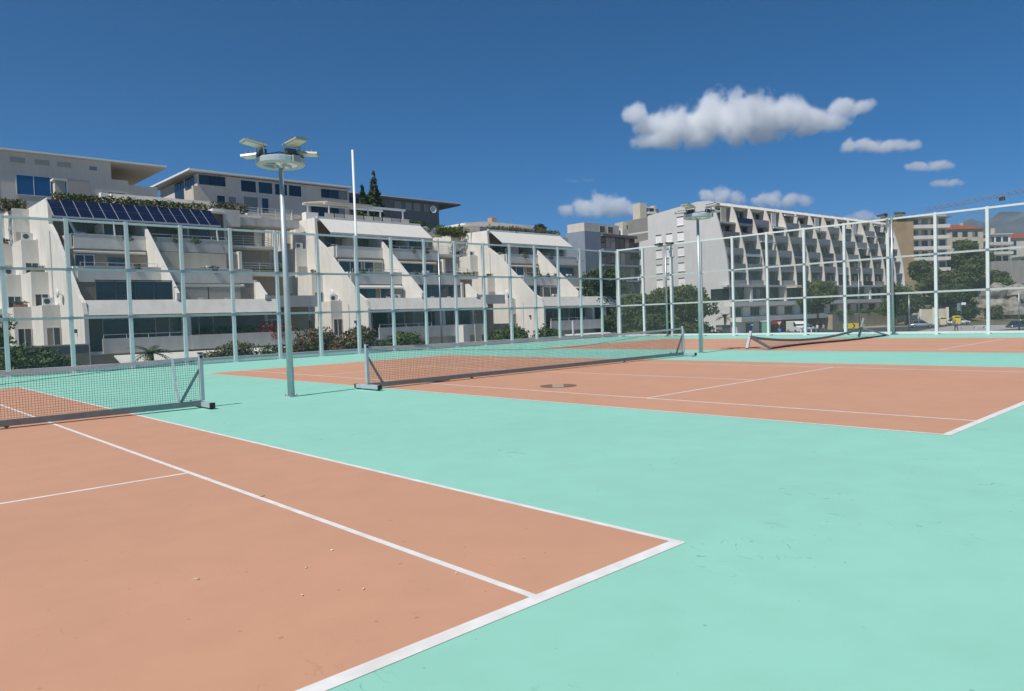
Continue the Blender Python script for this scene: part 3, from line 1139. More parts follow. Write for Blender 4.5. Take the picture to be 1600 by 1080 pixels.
        piece('screen_wall', WALL, t, 9.3, 9.7, -.2, 1.2, 4.1, 5.9)
    window(t, 'y', yw[3], 1.3, 6.3, 12.7, 14.6, 4, 'dark_frame')
    window(t, 'y', yw[3], 7.3, 13.6, 12.7, 14.6, 5, 'dark_frame')
    # roof and upper awning / solar slope
    MB().box(-.02, 15.1, 9.5, 22.3, ROOF - .2, ROOF).build('roof', WALL, t)
    sx0, sx1 = (-.35, 13.6) if style == 0 else (.1, 14.0)
    ya, za, yb, zb = 9.6, ROOF + .08, 7.15, 14.5
    if style == 0:
        MB().prism([(ya, za - .068), (yb, zb - .068), (yb, zb - .2), (ya, za - .2)], sx0, sx1, 'x').build('panel_rack', 'solar_frame', t)
        nxp, nyp = 14, 2
        w = (sx1 - sx0) / nxp
        for j in range(nyp):
            for i in range(nxp):
                t0, t1 = (j + .04) / nyp, (j + .96) / nyp
                x0, x1 = sx0 + i * w + .038, sx0 + (i + 1) * w - .038
                P = lambda x, s, o: (x, ya + (yb - ya) * s - o * .56, za + (zb - za) * s + o * .82 - .06)
                mb = MB()
                mb.add([P(x0, t0, 0), P(x1, t0, 0), P(x1, t1, 0), P(x0, t1, 0), P(x0, t0, .04), P(x1, t0, .04), P(x1, t1, .04), P(x0, t1, .04)],
                       [(0, 1, 2, 3), (4, 5, 6, 7), (0, 1, 5, 4), (1, 2, 6, 5), (2, 3, 7, 6), (3, 0, 4, 7)])
                mb.build('solar_panel', 'solar', t)
        for x in (4.2, 9.7, 13.2):
            MB().bar((x, 7.3, 14.5), (x, 7.0, 12.95), .1, .1).build('prop', 'white_metal', t)
        MB().bar((1.1, 9.0, 14.6), (1.5, 7.4, 12.6), .16, .16).build('prop', 'white_metal', t)
    else:
        half = (sx0 + sx1) / 2
        for x0, x1 in ((sx0 + .2, half - .03), (half + .03, sx1)):
            MB().prism([(ya, za), (yb, zb), (yb, zb - .22), (yb + .04, zb - .22), (yb + .05, zb - .03), (ya, za - .04)], x0, x1, 'x').build('awning', 'awning', t)
        piece('awning_box', 'white_metal', t, sx0, sx1, ya - .05, ya + .25, za - .02, za + .2)
        for x in (2.2, 6.3, 10.4, 13.6):
            MB().bar((x, 9.6, 14.3), (x, 7.4, 14.35), .06, .06).build('awning_arm', 'white_metal', t)
    # stepped bays on the flank, each column further back
    tops = [7.0, 10.0, 13.1, ROOF + .1]
    base = [6.9, 10.6, 13.9, 17.1] if style == 0 else [4.4, 8.2, 11.5, 15.2]
    for c in range(3):
        x1, x0 = -.3 - 1.3 * c - (.002 if c else 0), -.3 - 1.3 * (c + 1)
        for k in range(4):
            y0 = base[k] + 4.3 * c
            z0 = 0 if k == 0 else tops[k - 1]
            MB().box(x0, x1 - .002, y0, 34, z0, tops[k] - .002).build('bay', WALL, t)
            if (c + k + style) % 4 != 3:
                window(t, 'y', y0, x0 + .25, x1 - .12, FL[k] + .35, FL[k] + 2.0, 2, bar=.05)
            else:
                piece('shutter', 'blind', t, x0 + .2, x1 - .1, y0 - .05, y0 + .02, FL[k] + .3, FL[k] + 2.1)
            if k < 3:
                if (c + k) % 2 == 0:
                    ac_unit(t, x0 + .55, y0 + .4, tops[k] + .001)
                else:
                    planter(t, x0 + .1, x1 - .2, y0 + .3, tops[k], n=120)
    # drain pipes, small dishes and lamps on the flank
    MB().tube((-.36, 3.0, 0), (-.36, 3.0, 6.6), .05, n=6).build('downpipe', 'window_frame', t)
    MB().tube((-.36, 9.0, 3.2), (-.36, 9.0, 13.4), .05, n=6).build('downpipe', 'window_frame', t)
    piece('wall_lamp', 'dark_frame', t, -.5, -.302, 1.6, 1.8, 4.6, 4.9)
    dsh = MB().sphere((-.7, 5.6, 7.9), .12, .38, .38, 12, 8).build('dish', 'white_metal', t, True)
    MB().bar((-.3, 5.6, 7.7), (-.62, 5.6, 7.9), .04, .04).build('dish_arm', 'galvanised', t)
    # chairs and a table on the terrace of the first floor
    for xx in (3.2, 4.0, 9.0, 11.3):
        ch_ = MB()
        ch_.box(xx, xx + .45, .9, 1.35, 6.5, 6.56)
        ch_.box(xx, xx + .45, 1.33, 1.38, 6.56, 7.3)
        for a_ in (0, .4):
            for b_ in (.92, 1.3):
                ch_.box(xx + a_, xx + a_ + .04, b_, b_ + .04, 6.05, 6.5)
        ch_.build('terrace_chair', 'white_metal', t)
    # recessed link towards the next house
    ly = [2.6, 7.4, 11.0, 14.6]
    for k in range(4):
        z0 = 0 if k == 0 else tops[k - 1]
        MB().box(15.302, 21.2, ly[k] + 2.2, 33, z0, tops[k] - .24).build('link_wall', 'recess_shade_plaster', t)
        MB().box(15.302, 21.2, ly[k], 33, tops[k] - .24, tops[k]).build('link_slab', WALL, t)
        window(t, 'y', ly[k] + 2.2, 16.2, 18.2, FL[k] + .2, FL[k] + 2.1, 2, 'dark_frame' if k % 2 else 'window_frame')
        if k in (1, 2):
            railing(t, [(15.4, ly[k + 1] - 3.4, tops[k]), (19.6, ly[k + 1] - 3.4, tops[k]), (21.1, ly[k + 1] - 2.0, tops[k])], 1.0, 4)
        else:
            MB().box(15.31, 21.1, ly[k] - .15, ly[k] - .002, tops[k] - .6, tops[k] + .5).build('link_parapet', 'shade_plaster', t)
    ac_unit(t, 15.9, 9.4, tops[1] + .001)
    planter(t, 16.6, 20.4, ly[1] + .35, tops[1], n=500, hgt_=.4)
    # short awnings left half open, plants trailing over the parapets
    def open_awning(x0_, x1_, y_, z_, out_, mt_):
        MB().prism([(y_, z_), (y_ - out_, z_ - out_ * .42), (y_ - out_, z_ - out_ * .42 - .16), (y_ - out_ + .03, z_ - out_ * .42 - .16), (y_ - out_ + .03, z_ - out_ * .42 - .03), (y_, z_ - .04)], x0_, x1_, 'x').build('awning', mt_, t)
    if style == 1:
        open_awning(1.0, 6.5, 3.62, 8.66, .75, 'awning')
        open_awning(7.3, 14.1, 7.2, 11.7, .5, 'awning_cream')
        open_awning(.9, 6.5, 7.2, 11.7, .45, 'awning')
    elif style == 0:
        open_awning(7.3, 14.0, 3.62, 8.66, .35, 'awning')
        open_awning(.9, 6.6, 7.18, 11.72, .4, 'awning')
    else:
        open_awning(.9, 6.4, 7.2, 11.7, .5, 'awning_cream')
        open_awning(7.4, 14.2, 3.62, 8.66, .6, 'awning')
    pr = random.Random(style + 40)
    for yy_, zz_ in ((3.62, 9.85), (7.22, 12.85)):
        xx = 1.4
        while xx < 13.6:
            w_ = pr.uniform(.5, 1.6)
            if pr.random() < .55:
                tag(leaves('trailing_plant', pr.choice(['leaf_green', 'leaf_dark', 'leaf_olive', 'leaf_rust']), t, [(xx + w_ / 2, yy_, zz_ + .22, w_ * .55, .22, .26), (xx + w_ / 2, yy_ - .2, zz_ - .05, w_ * .4, .1, .25)], int(140 * w_) + 60, .085), kind='stuff')
            xx += w_ + pr.uniform(.3, 1.4)
    railing(t, [(.6, 3.52, 10.04), (6.5, 3.52, 10.04)], .28, 1)
    railing(t, [(7.3, 7.12, 13.06), (14.4, 7.12, 13.06)], .28, 1)
    for xx in (3.4, 10.6):
        piece('divider_screen', 'shade_plaster', t, xx, xx + .1, 7.5, 10.1, 12.0, 14.2)
    for xx, yy_, zz_ in ((2.2, 10.1, 12.0), (12.2, 6.7, 9.0), (5.6, 3.3, 6.05)):
        ac_unit(t, xx, yy_ - .25, zz_ + .9)
    # plants on the terraces
    for x in (1.4, 4.9, 6.0, 10.2) if style == 0 else (4.6, 8.3, 12.9):
        planter(t, x, x + .8, 3.85, 9.55, n=150)
    planter(t, 9.2, 10.4, 7.5, 12.6, n=120)
    if style == 0:
        planter(t, 2.0, 6.6, 7.5, 12.7, 'leaf_dark', 300, .3)
    # low canopies at the foot of the house
    if style == 0:
        MB().prism([(-.7, 2.75), (-3.4, 1.95), (-3.4, 1.85), (-.7, 2.65)], 1.6, 20.0, 'x').build('canopy', 'awning', t)
        MB().box(7.6, 18.4, -.64, -.47, 2.9, 4.1).build('garden_wall', 'shade_plaster', t)
        tag(leaves('bougainvillea', 'flower_red', t, [(14.6, -.2, 4.5, 1.3, .5, .55), (16.0, -.2, 4.4, 1.2, .5, .4), (15.2, -.7, 3.8, .7, .25, .5)], 900, .11), kind='stuff')
        hedge_part(t, 9.2, 13.2, -.1, 4.0, .8, .4, 'leaf_dark', 700)
    elif style == 1:
        for i in range(11):
            piece('canopy_strip', 'awning_green' if i % 2 else 'awning', t, 13.2 + i * .42, 13.2 + (i + 1) * .42 - .01, -4.2, -1.0, 2.05 + .003 * (i % 2), 2.15)
        piece('screen', 'cream_plaster', t, 12.2, 13.1, -2.2, -2.1, 2.0, 4.1)
        MB().box(11.1, 12.0, -1.5, -.64, 1.2, 4.0).build('porch', WALL, t)
    else:
        MB().prism([(-.7, 2.3), (-2.2, 2.0), (-2.2, 1.9), (-.7, 2.2)], 3.2, 14.0, 'x').build('canopy', 'white_metal', t)
        piece('screen', 'awning_cream', t, 10.8, 11.7, -.55, -.4, 4.1, 6.2)
        MB().box(3.2, 3.4, -2.2, -2.0, 0, 4.0).build('post', 'white_metal', t)
    # roof-top: penthouse / hedge / pergola
    if style == 0:
        hedge_part(t, 0.2, 13.4, 10.0, ROOF, .75, .5, 'leaf_green', 2200)
        hedge_part(t, -4.2, -.4, 18.2, ROOF - .1, 1.3, 1.1, 'leaf_olive', 1500)
        hedge_part(t, 1.5, 5.5, 13.0, ROOF, 1.1, .8, 'leaf_olive', 900)
        MB().box(7.4, 16.4, 18.6, 28, ROOF + .002, 18.1).build('penthouse', 'cream_plaster', t)
        MB().box(6.8, 17.2, 17.2, 28.5, 18.1, 18.42).build('penthouse_roof', 'white_plaster', t)
        ch = MB().box(.55, 1.35, 10.4, 11.2, ROOF, 18.0).build('chimney', 'cream_plaster', t)
        piece('chimney_cap', 'white_plaster', ch, .4, 1.5, 10.25, 11.35, 18.001, 18.15)
        window(t, 'y', 18.6, 8.6, 11.5, 16.5, 17.8, 3, 'dark_frame')
        railing(t, [(7.2, 12.2, ROOF), (11.8, 12.2, ROOF)], 1.0, 3)
        MB().box(4.6, 5.3, 12.2, 12.9, ROOF, 17.6).build('chimney', 'white_plaster', t)
        # roof terrace planter to the right, over the link
        MB().box(14.4, 17.2, 11.0, 12.4, ROOF - 1.2, ROOF + .5).build('planter', 'shade_plaster', t)
        hedge_part(t, 14.6, 18.4, 11.9, ROOF + .4, 1.0, .7, 'leaf_olive', 900)
        railing(t, [(17.4, 11.6, ROOF - .1), (23.4, 11.6, ROOF - .1), (24.6, 14.6, ROOF - .1)], 1.1, 4)
        MB().box(15.302, 24.0, 11.4, 14.4, ROOF - .9, ROOF - .1).build('link_parapet', 'shade_plaster', t)
    elif style == 1:
        mb = MB()
        for x in (3.0, 8.2, 13.2):
            piece('pergola_post', 'white_metal', t, x - .07, x + .07, 12.0, 12.14, ROOF, 18.3)
            piece('pergola_post', 'white_metal', t, x - .07, x + .07, 17.0, 17.14, ROOF, 18.9)
        for y, z in ((12.0, 18.3), (17.0, 18.9)):
            piece('pergola_beam', 'white_metal', t, 2.4, 13.6, y, y + .16, z, z + .25)
        MB().prism([(11.6, 18.56), (17.4, 19.2), (17.4, 19.28), (11.6, 18.64)], 2.6, 8.6, 'x').build('pergola_roof', 'cream_plaster', t)
        for i in range(9):
            piece('fence_board', 'blind' if i % 2 else 'cream_plaster', t, 2.0 + i * 1.3, 3.1 + i * 1.3, 11.2, 11.28, ROOF + .1, ROOF + 1.0)
        for i in range(7):
            piece('trellis_slat', 'cream_plaster', t, -4.0, 1.4, 13.4 + i * .9, 13.55 + i * .9, ROOF + .75 + .05 * i, ROOF + .85 + .05 * i)
        MB().box(.2, 1.7, 12.2, 13.2, ROOF, 17.3).build('chimney', 'white_plaster', t)
        MB().box(-3.6, -1.4, 19.0, 20.2, ROOF, 17.8).build('stair_head', 'cream_plaster', t)
        hedge_part(t, 13.8, 17.4, 12.4, ROOF - .4, 1.5, 1.0, 'leaf_dark', 1300)
        hedge_part(t, 5.0, 12.5, 14.0, ROOF, 1.1, .6, 'leaf_green', 900)
    else:
        MB().box(4.2, 15.0, 18.0, 27, ROOF + .002, 18.4).build('penthouse', 'cream_plaster', t)
        MB().prism([(2.2, 18.35), (5.8, 18.75), (16.6, 18.75), (16.6, 18.45), (2.2, 18.1)], 16.8, 28, 'y').build('penthouse_roof', 'white_plaster', t)
        window(t, 'y', 18.0, 6.0, 9.6, 16.8, 18.0, 3, 'dark_frame')
        window(t, 'y', 18.0, 10.4, 13.4, 16.8, 18.0, 3, 'dark_frame')
        MB().box(9.6, 10.6, 19.4, 20.4, 18.4, 19.9).build('chimney', 'tan_plaster', t)
        hedge_part(t, .4, 14.4, 10.2, ROOF, 1.0, .6, 'leaf_olive', 2600)
        hedge_part(t, -5.2, .2, 14.4, ROOF - .3, 1.5, 1.2, 'leaf_green', 2400)
        railing(t, [(-1.6, 12.6, ROOF + .2), (2.4, 12.2, ROOF + .4)], 1.1, 5)
        tag(leaves('roof_palm', 'leaf_dark', t, [(14.4, 14.0, ROOF + 1.6, 1.1, .9, .8), (15.0, 14.0, ROOF + .9, .5, .5, .9)], 600, .2), kind='stuff')
    return t


unit('terraced white house with solar panels along its sloping roof edge', 10.5, 0)
unit('terraced white house with roof pergola and long pale awning, middle of three', 35.6, 1)
unit('terraced white house with hedge above its awning, beside the dark glass building', 60.6, 2)

# ------------------------------------------------------------------ houses on the slope above
t = thing('hillside_villa', 'grey flat roofed villa with three blue windows, above the solar panels', 'building', (11, 97, 4))
MB().box(-9, 13.4, 0, 14, 0, 16.4).build('wall', 'grey_plaster', t)
MB().box(-9, 11.5, -.002, 13.9, 16.4, 18.45).build('upper_wall', 'grey_plaster', t)
MB().prism([(-9.4, 18.45), (18.0, 18.45), (18.0, 18.62), (-9.4, 18.75)], -.3, 15, 'y').build('roof', 'grey_plaster', t)
piece('roof_edge', 'white_metal', t, -9.4, 18.0, -.36, -.303, 18.56, 18.74)
MB().box(13.402, 17.0, .6, 13, 14.6, 16.0).build('balcony', 'grey_plaster', t)
MB().box(11.502, 17.2, 3.0, 13, 16.0, 16.4).build('balcony_slab', 'grey_plaster', t)
window(t, 'y', 0, 1.6, 6.6, 13.7, 15.9, 3, 'window_frame', 'glass_blue')
window(t, 'y', 0, 9.1, 9.95, 17.25, 17.75, 1)
window(t, 'y', 0, 10.4, 12.9, 13.0, 14.7, 2, 'dark_frame')
window(t, 'y', 0, -2.2, -.4, 13.6, 15.6, 2)
piece('shutter', 'blind', t, 6.7, 9.0, -.08, -.002, 13.6, 15.9)
for x in (2.4, 5.4, 8.2):
    window(t, 'y', 0, -.8 + x * .8, .6 + x * .8, 17.3, 17.9, 1, 'grey_plaster', 'blind')

t = thing('hillside_villa', 'grey villa with white roof edge and rows of dark windows, above the middle link', 'building', (33.6, 100, 4))
MB().box(.4, 24, 0, 15, 0, 18.9).build('wall', 'grey_plaster', t)
MB().prism([(-.6, 19.0), (24.3, 19.0), (24.3, 19.2), (-.6, 19.42)], -.4, 16, 'y').build('roof', 'grey_plaster', t)
piece('roof_edge', 'white_metal', t, -.62, 24.3, -.47, -.403, 19.1, 19.34)
piece('side_roof_edge', 'white_metal', t, -.75, -.622, -.47, 16, 19.15, 19.42)
window(t, 'y', 0, .7, 4.2, 17.5, 18.7, 3, 'dark_frame')
for i, (a, b) in enumerate(((6.5, 8.7), (9.1, 11.2), (11.6, 13.5), (13.8, 15.8))):
    window(t, 'y', 0, a, b, 17.0, 18.6, 1, 'window_frame')
window(t, 'y', 0, 19.2, 23.6, 17.3, 18.5, 3, 'dark_frame')
window(t, 'y', 0, 3.0, 4.1, 14.4, 16.1, 1)
window(t, 'y', 0, 4.6, 5.7, 14.4, 16.1, 1)
window(t, 'y', 0, 6.8, 8.9, 14.2, 16.3, 1)
window(t, 'y', 0, 9.5, 10.5, 14.2, 16.3, 1)
window(t, 'y', 0, 17.4, 23.2, 13.9, 16.0, 5, 'dark_frame')
window(t, 'y', 0, 6.8, 8.9, 11.8, 13.5, 1)
window(t, 'y', 0, 9.5, 11.5, 11.8, 13.5, 1)
window(t, 'x', .4, 1.2, 4.4, 17.3, 18.7, 3, 'dark_frame')
window(t, 'x', .4, 5.2, 8.6, 15.0, 18.7, 3, 'dark_frame')
ch = MB().box(-.5, .35, -.9, -.3, 14.0, 17.0).build('chimney', 'cream_plaster', t)

t = thing('hillside_villa', 'long low dark grey villa with satellite dish, behind the cypresses', 'building', (64, 112, 8))
MB().box(0, 20.8, 0, 12, 0, 16.4).build('wall', 'dark_grey', t)
MB().prism([(-.8, 16.4), (25.8, 16.4), (25.8, 16.7), (-.8, 16.95)], -.7, 13, 'y').build('roof', 'dark_grey', t)
piece('roof_edge', 'white_metal', t, -.8, 25.8, -.76, -.703, 16.72, 16.93)
for x in (10.6, 13.0, 15.0, 17.4):
    window(t, 'y', 0, x, x + 1.1, 14.8, 16.0, 1, 'grey_plaster', 'blind')
window(t, 'y', 0, 0.8, 7.2, 13.8, 16.0, 5, 'dark_frame')
d = thing('satellite_dish', 'round white satellite dish on the dark grey villa', 'satellite dish', (83.0, 111.4, 23.2))
mb = MB()
vs_, fs = [(0, .18, 0)], []
for k in range(1, 4):
    for i in range(16):
        a = 2 * math.pi * i / 16
        rr = .75 * k / 3
        vs_.append((rr * math.cos(a), .18 - .2 * (k / 3) ** 2, rr * math.sin(a)))
fs = [(0, 1 + i, 1 + (i + 1) % 16) for i in range(16)]
for k in range(2):
    fs += [(1 + k * 16 + i, 17 + k * 16 + i, 17 + k * 16 + (i + 1) % 16, 1 + k * 16 + (i + 1) % 16) for i in range(16)]
o = mb.add(vs_, fs).build('reflector', 'white_metal', d)
o.modifiers.new('t', 'SOLIDIFY').thickness = .04
MB().bar((0, .2, 0), (0, .58, -.3), .06, .06).build('bracket', 'galvanised', d)
MB().bar((0, .15, -.5), (0, -.5, -.1), .04, .04).build('feed_arm', 'galvanised', d)

t = thing('hillside_house', 'small house with dark roof terrace and thatched edge, right of the dark grey villa', 'building', (84, 98, 6))
MB().box(0, 13, 0, 8, 0, 11.4).build('wall', 'cream_plaster', t)
MB().prism([(-.6, 12.6), (4.0, 13.2), (14.0, 11.4), (14.0, 11.1), (-.6, 11.1)], -.6, 9, 'y').build('roof', 'dark_grey', t)
railing(t, [(0, -.5, 11.2), (6, -.5, 11.0)], 1.0, 3, 'galvanised')
window(t, 'y', 0, 1.0, 3.4, 8.6, 10.6, 2, 'dark_frame')

# dark glazed building behind the third terrace
t = thing('office_building', 'dark glazed building with pale blue side wall, beside the third terraced house', 'building', (100.0, 87.7, -3))
MB().box(0, 4.6, 0, 4.7, 0, 20.4).build('side_wall', 'blue_grey', t)
MB().box(.2, 15.5, .3, 14, 0, 19.6).build('wall', 'interior', t)
MB().box(4.602, 15.4, -.5, 13.9, 19.6, 20.1).build('roof', 'interior', t)
for k in range(6):
    z = 2.3 + k * 2.95
    if k:
        piece('floor_band', 'blue_grey', t, 4.602, 15.4, -.6, .29, z - .2, z + .15)
    window(t, 'y', .3, 4.9, 15.2, z + .25, z + 2.6, 7, 'dark_frame')
MB().box(.3, 4.2, .3, 4.6, 20.402, 22.0).build('roof_block', 'grey_plaster', t)
MB().box(4.2, 12.0, 1.4, 6.0, 20.102, 22.2).build('roof_block', 'shade_plaster', t)
for x in (6.0, 8.5):
    window(t, 'y', 1.4, x, x + 1.6, 20.6, 21.8, 1, 'shade_plaster')
MB().box(12.6, 14.0, 1.0, 4.0, 20.102, 21.6).build('roof_block', 'white_plaster', t)
MB().box(15.6, 22.0, 5.0, 11.0, 15.0, 19.4).build('penthouse', 'blue_grey', t)

# cream tower block far away
t = thing('tower_block', 'cream tower block with balconies and turret in the distance', 'building', (266.5, 199.0, 20), R(-20))
MB().box(0, 3.4, 0, 6, 0, 31.5).build('stair_tower', 'cream_plaster', t)
MB().box(3.4, 11, .8, 10, 0, 28).build('wall', 'cream_plaster', t)
MB().box(-8, -.002, 2, 9, 0, 23.2).build('lower_wing', 'cream_plaster', t)
MB().box(4.5, 6.5, 1.5, 5, 28, 30.0).build('roof_block', 'white_plaster', t)
MB().box(8.5, 9.8, 1.5, 5, 28, 30.8).build('roof_block', 'cream_plaster', t)
for k in range(4):
    piece('balcony', 'white_plaster', t, 4.0, 8.4, -.6, .79, 17.6 + 3 * k, 18.6 + 3 * k)
    window(t, 'y', .8, 4.4, 7.8, 18.7 + 3 * k, 20.3 + 3 * k, 3, 'dark_frame')
    window(t, 'y', .8, 9.0, 10.4, 18.5 + 3 * k, 19.9 + 3 * k, 1, 'dark_frame')
for k in range(2):
    window(t, 'y', 2, -6 + 3 * k, -4.4 + 3 * k, 20, 21.6, 1, 'dark_frame')

# ------------------------------------------------------------------ long building with curved fins
t = thing('finned_apartment_block', 'long grey apartment block with curved white fins between its balconies', 'building', (115, 66.6, -3), R(-4))
curve = [(0.0, 9.2), (.05, 11.0), (.25, 13.3), (.6, 15.4), (1.15, 17.7), (1.8, 20.2), (2.6, 22.8), (3.1, 24.0), (3.8, 24.75)]


def cy_(z):
    for (a, b), (c, d_) in zip(curve[:-1], curve[1:]):
        if b <= z <= d_:
            return a + (c - a) * (z - b) / (d_ - b)
    return curve[0][0] if z < curve[0][1] else curve[-1][0]


LX = 72.0
endp = [(0.0, 0)] + curve + [(6.5, 25.0), (18.4, 23.9), (18.4, 19.2), (25.2, 18.6), (25.2, 0)]
MB().prism(endp, -.35, 0, 'x').build('end_wall', 'concrete', t)
MB().prism(endp, LX, LX + .35, 'x').build('end_wall', 'concrete', t)
LV = [9.2, 12.2, 15.1, 18.1, 21.0]
for k, z in enumerate(LV):
    z1 = (LV[k + 1] if k < 4 else 24.0) - .3
    MB().box(.002, LX - .002, cy_(z) + 2.4, 24, z, z1).build('wall', 'dark_grey', t)  # wall behind the balconies, its dark grey carries the shade of the recess
    MB().box(.004, LX - .004, cy_(z) + .35, 23.9, z - .3, z - .002).build('floor_slab', 'concrete', t)
MB().prism([(3.4, 24.1), (3.9, 24.7), (6.5, 24.95), (18.3, 23.85), (18.3, 23.6), (4.5, 23.7)], .002, LX - .002, 'x').build('roof', 'white_plaster', t)
nf = 13
sp = 5.6
fin_me = None
for i in range(1, nf):
    x = i * sp + .2
    poly = [(a, b) for a, b in curve] + [(5.2, 24.9), (6.2, 23.8), (5.4, 21.0), (3.3, 19.6), (2.3, 17.0), (1.5, 14.0), (1.1, 11.0), (.95, 9.21)]
    if fin_me is None:
        o = MB().prism(poly, 0, .24, 'x').build('fin', 'shade_plaster', t)
        fin_me = o.data
    else:
        o = link('fin', fin_me, t)
    o.location = (x, 0, 0)
for i in range(nf):
    xa, xb = i * sp + .6, (i + 1) * sp + .1
    if xb > LX:
        break
    for k, z in enumerate(LV):
        y0 = cy_(z) + .36
        if k < 4 or i % 3:
            m_ = 'balustrade_grey' if (i * 7 + k * 3) % 5 < 3 else ('dark_grey' if k % 2 else 'glass')
            piece('balustrade', m_, t, xa, xb - .05, y0 - .06, y0 + .03, z, z + .95)
        yw_ = cy_(z) + 2.4
        fo = window(t, 'y', yw_, xa + .3, xb - .4, z + .25, z + 2.3, 3 if (i + k) % 2 else 2, 'dark_frame')
        if (i * 5 + k * 2) % 7 == 0:
            piece('awning_roll', 'white_metal', t, xa, xb - .1, y0 - .02, y0 + .3, z + 2.35, z + 2.55)
        if k == 4 and i % 3 == 0:
            piece('screen', 'cream_plaster' if i == 0 else 'white_plaster', t, xa + 1.2, xa + 2.8, y0 + .4, y0 + .55, z, z + 2.6)
for y_, rows in ((10.4, (22.0, 19.1, 16.2, 13.3, 10.4)), (13.1, (19.1, 16.2, 13.3, 10.4)), (15.7, (19.1, 16.2, 13.3, 10.4))):
    for z in rows:
        wo_ = MB().box(-.41, -.352, y_ - .75, y_ + .75, z - .85, z + .8).build('window', 'shutter', t)
        piece('shutter_slot', 'dark_frame', wo_, -.47, -.414, y_ - .72, y_ + .72, z + .62, z + .79)
        piece('sill', 'shutter', wo_, -.5, -.414, y_ - .8, y_ + .8, z - .95, z - .86)
for z in (16.4, 13.4):
    piece('loggia', 'interior', t, -.40, -.353, 19.8, 25.0, z - .8, z + .9)
ac_unit(t, -.7, 20.6, 11.3)
piece('bracket', 'galvanised', t, -.9, -.352, 20.5, 20.7, 11.22, 11.29)
# lower floors: dark glazing bands between plastered bands, shop fronts
MB().box(-.2, LX, 1.2, 24, 5.9, 8.9).build('lower_wall', 'interior', t)
MB().box(LX + .352, LX + 5.2, 3.0, 14, 0, 16.4).build('stair_block', 'stone_beige', t)
MB().box(-1.6, LX, -.4, 1.19, 8.86, 9.18).build('band', 'concrete', t)
MB().box(-.352, LX, -1.2, 1.19, 5.3, 6.1).build('band', 'white_plaster', t)
MB().box(.0, LX, .4, 24, 0, 5.28).build('lower_wall', 'shade_plaster', t)
MB().box(-.352, 30, -2.4, .39, 2.5, 3.3).build('band', 'concrete', t)
for i in range(12):
    x = 1 + i * 5.9
    window(t, 'y', 1.2, x, x + 4.6, 6.4, 8.5, 3, 'dark_frame')
    if i % 2:
        piece('pillar', 'white_plaster', t, x - .9, x - .3, -.3, 1.1, 6.102, 8.85)
    window(t, 'y', .4, x, x + 2.6, 3.6, 5.0, 2, 'dark_frame')
    piece('wall_panel', 'white_plaster', t, x + 3.0, x + 5.2, .1, .39, 3.4, 5.2)
piece('awning', 'awning_cream', t, 18.0, 24.0, -2.6, -.41, 8.62, 8.80)
MB().box(.3, 7.5, -.9, .39, 0, 2.48).build('shop_front', 'white_plaster', t)
piece('door', 'dark_frame', t, 3.2, 4.6, -.96, -.902, .1, 2.2)
piece('sign_board', 'red_paint', t, 8.4, 11.0, -2.5, -2.402, 1.75, 2.4)
window(t, 'y', .39, 8.2, 12.2, .2, 2.2, 3, 'dark_frame')
MB().box(13.5, 21.0, -.2, .39, 0, 2.48).build('shop_front', 'brick_wall', t)
MB().box(22.0, 29.6, -.2, .39, 0, 2.48).build('shop_front', 'brick_wall', t)
MB().box(30.4, 60, -3.2, .39, 0, 3.0).build('garden_wall', 'stone_beige', t)
window(t, 'x', -.352, 4.6, 5.8, 4.4, 4.9, 1, 'dark_frame')
ac_unit(t, -.62, 2.8, 4.9)
piece('bracket', 'galvanised', t, -.8, -.352, 2.7, 2.9, 4.82, 4.89)
piece('loggia_glass', 'glass', t, -.42, -.354, -.0, 3.9, 6.5, 8.6)
tag(leaves('terrace_plant', 'leaf_green', t, [(33, -2.8, 3.4, 1.6, .8, .6), (38, -2.8, 3.3, 1.8, .7, .5), (46, -2.6, 3.4, 2.2, .7, .7), (52, -2.4, 3.5, 2.0, .8, .7)], 1400, .22), kind='stuff')

# ------------------------------------------------------------------ buildings on the right-hand hill
t = thing('apartment_block', 'tan apartment block with stacked white balconies behind the pines', 'building', (221.5, 75.5, 8), R(-40))
MB().box(0, 5.2, 0, 12, 0, 18.3).build('wall', 'tan_plaster', t)
MB().box(5.202, 16, 1.4, 12, 0, 19.2).build('wall', 'shade_plaster', t)
MB().box(-.4, 16.4, -.5, 12.4, 18.3, 18.7).build('roof', 'dark_grey', t)
for k in range(5):
    z = 3.0 + 3.1 * k
    piece('balcony', 'white_plaster', t, 5.3, 15.8, -.6, 1.39, z - .1, z + .9)
    for x in (5.8, 8.6, 11.4, 13.8):
        window(t, 'y', 1.4, x, x + 1.6, z + 1.0, z + 2.6, 2, 'dark_frame')
    piece('balcony', 'white_plaster', t, -1.6, -.002, 1.5, 9.0, z - .1, z + .9)
    window(t, 'x', 0, 2.5, 6.0, z + 1.0, z + 2.6, 2, 'dark_frame')

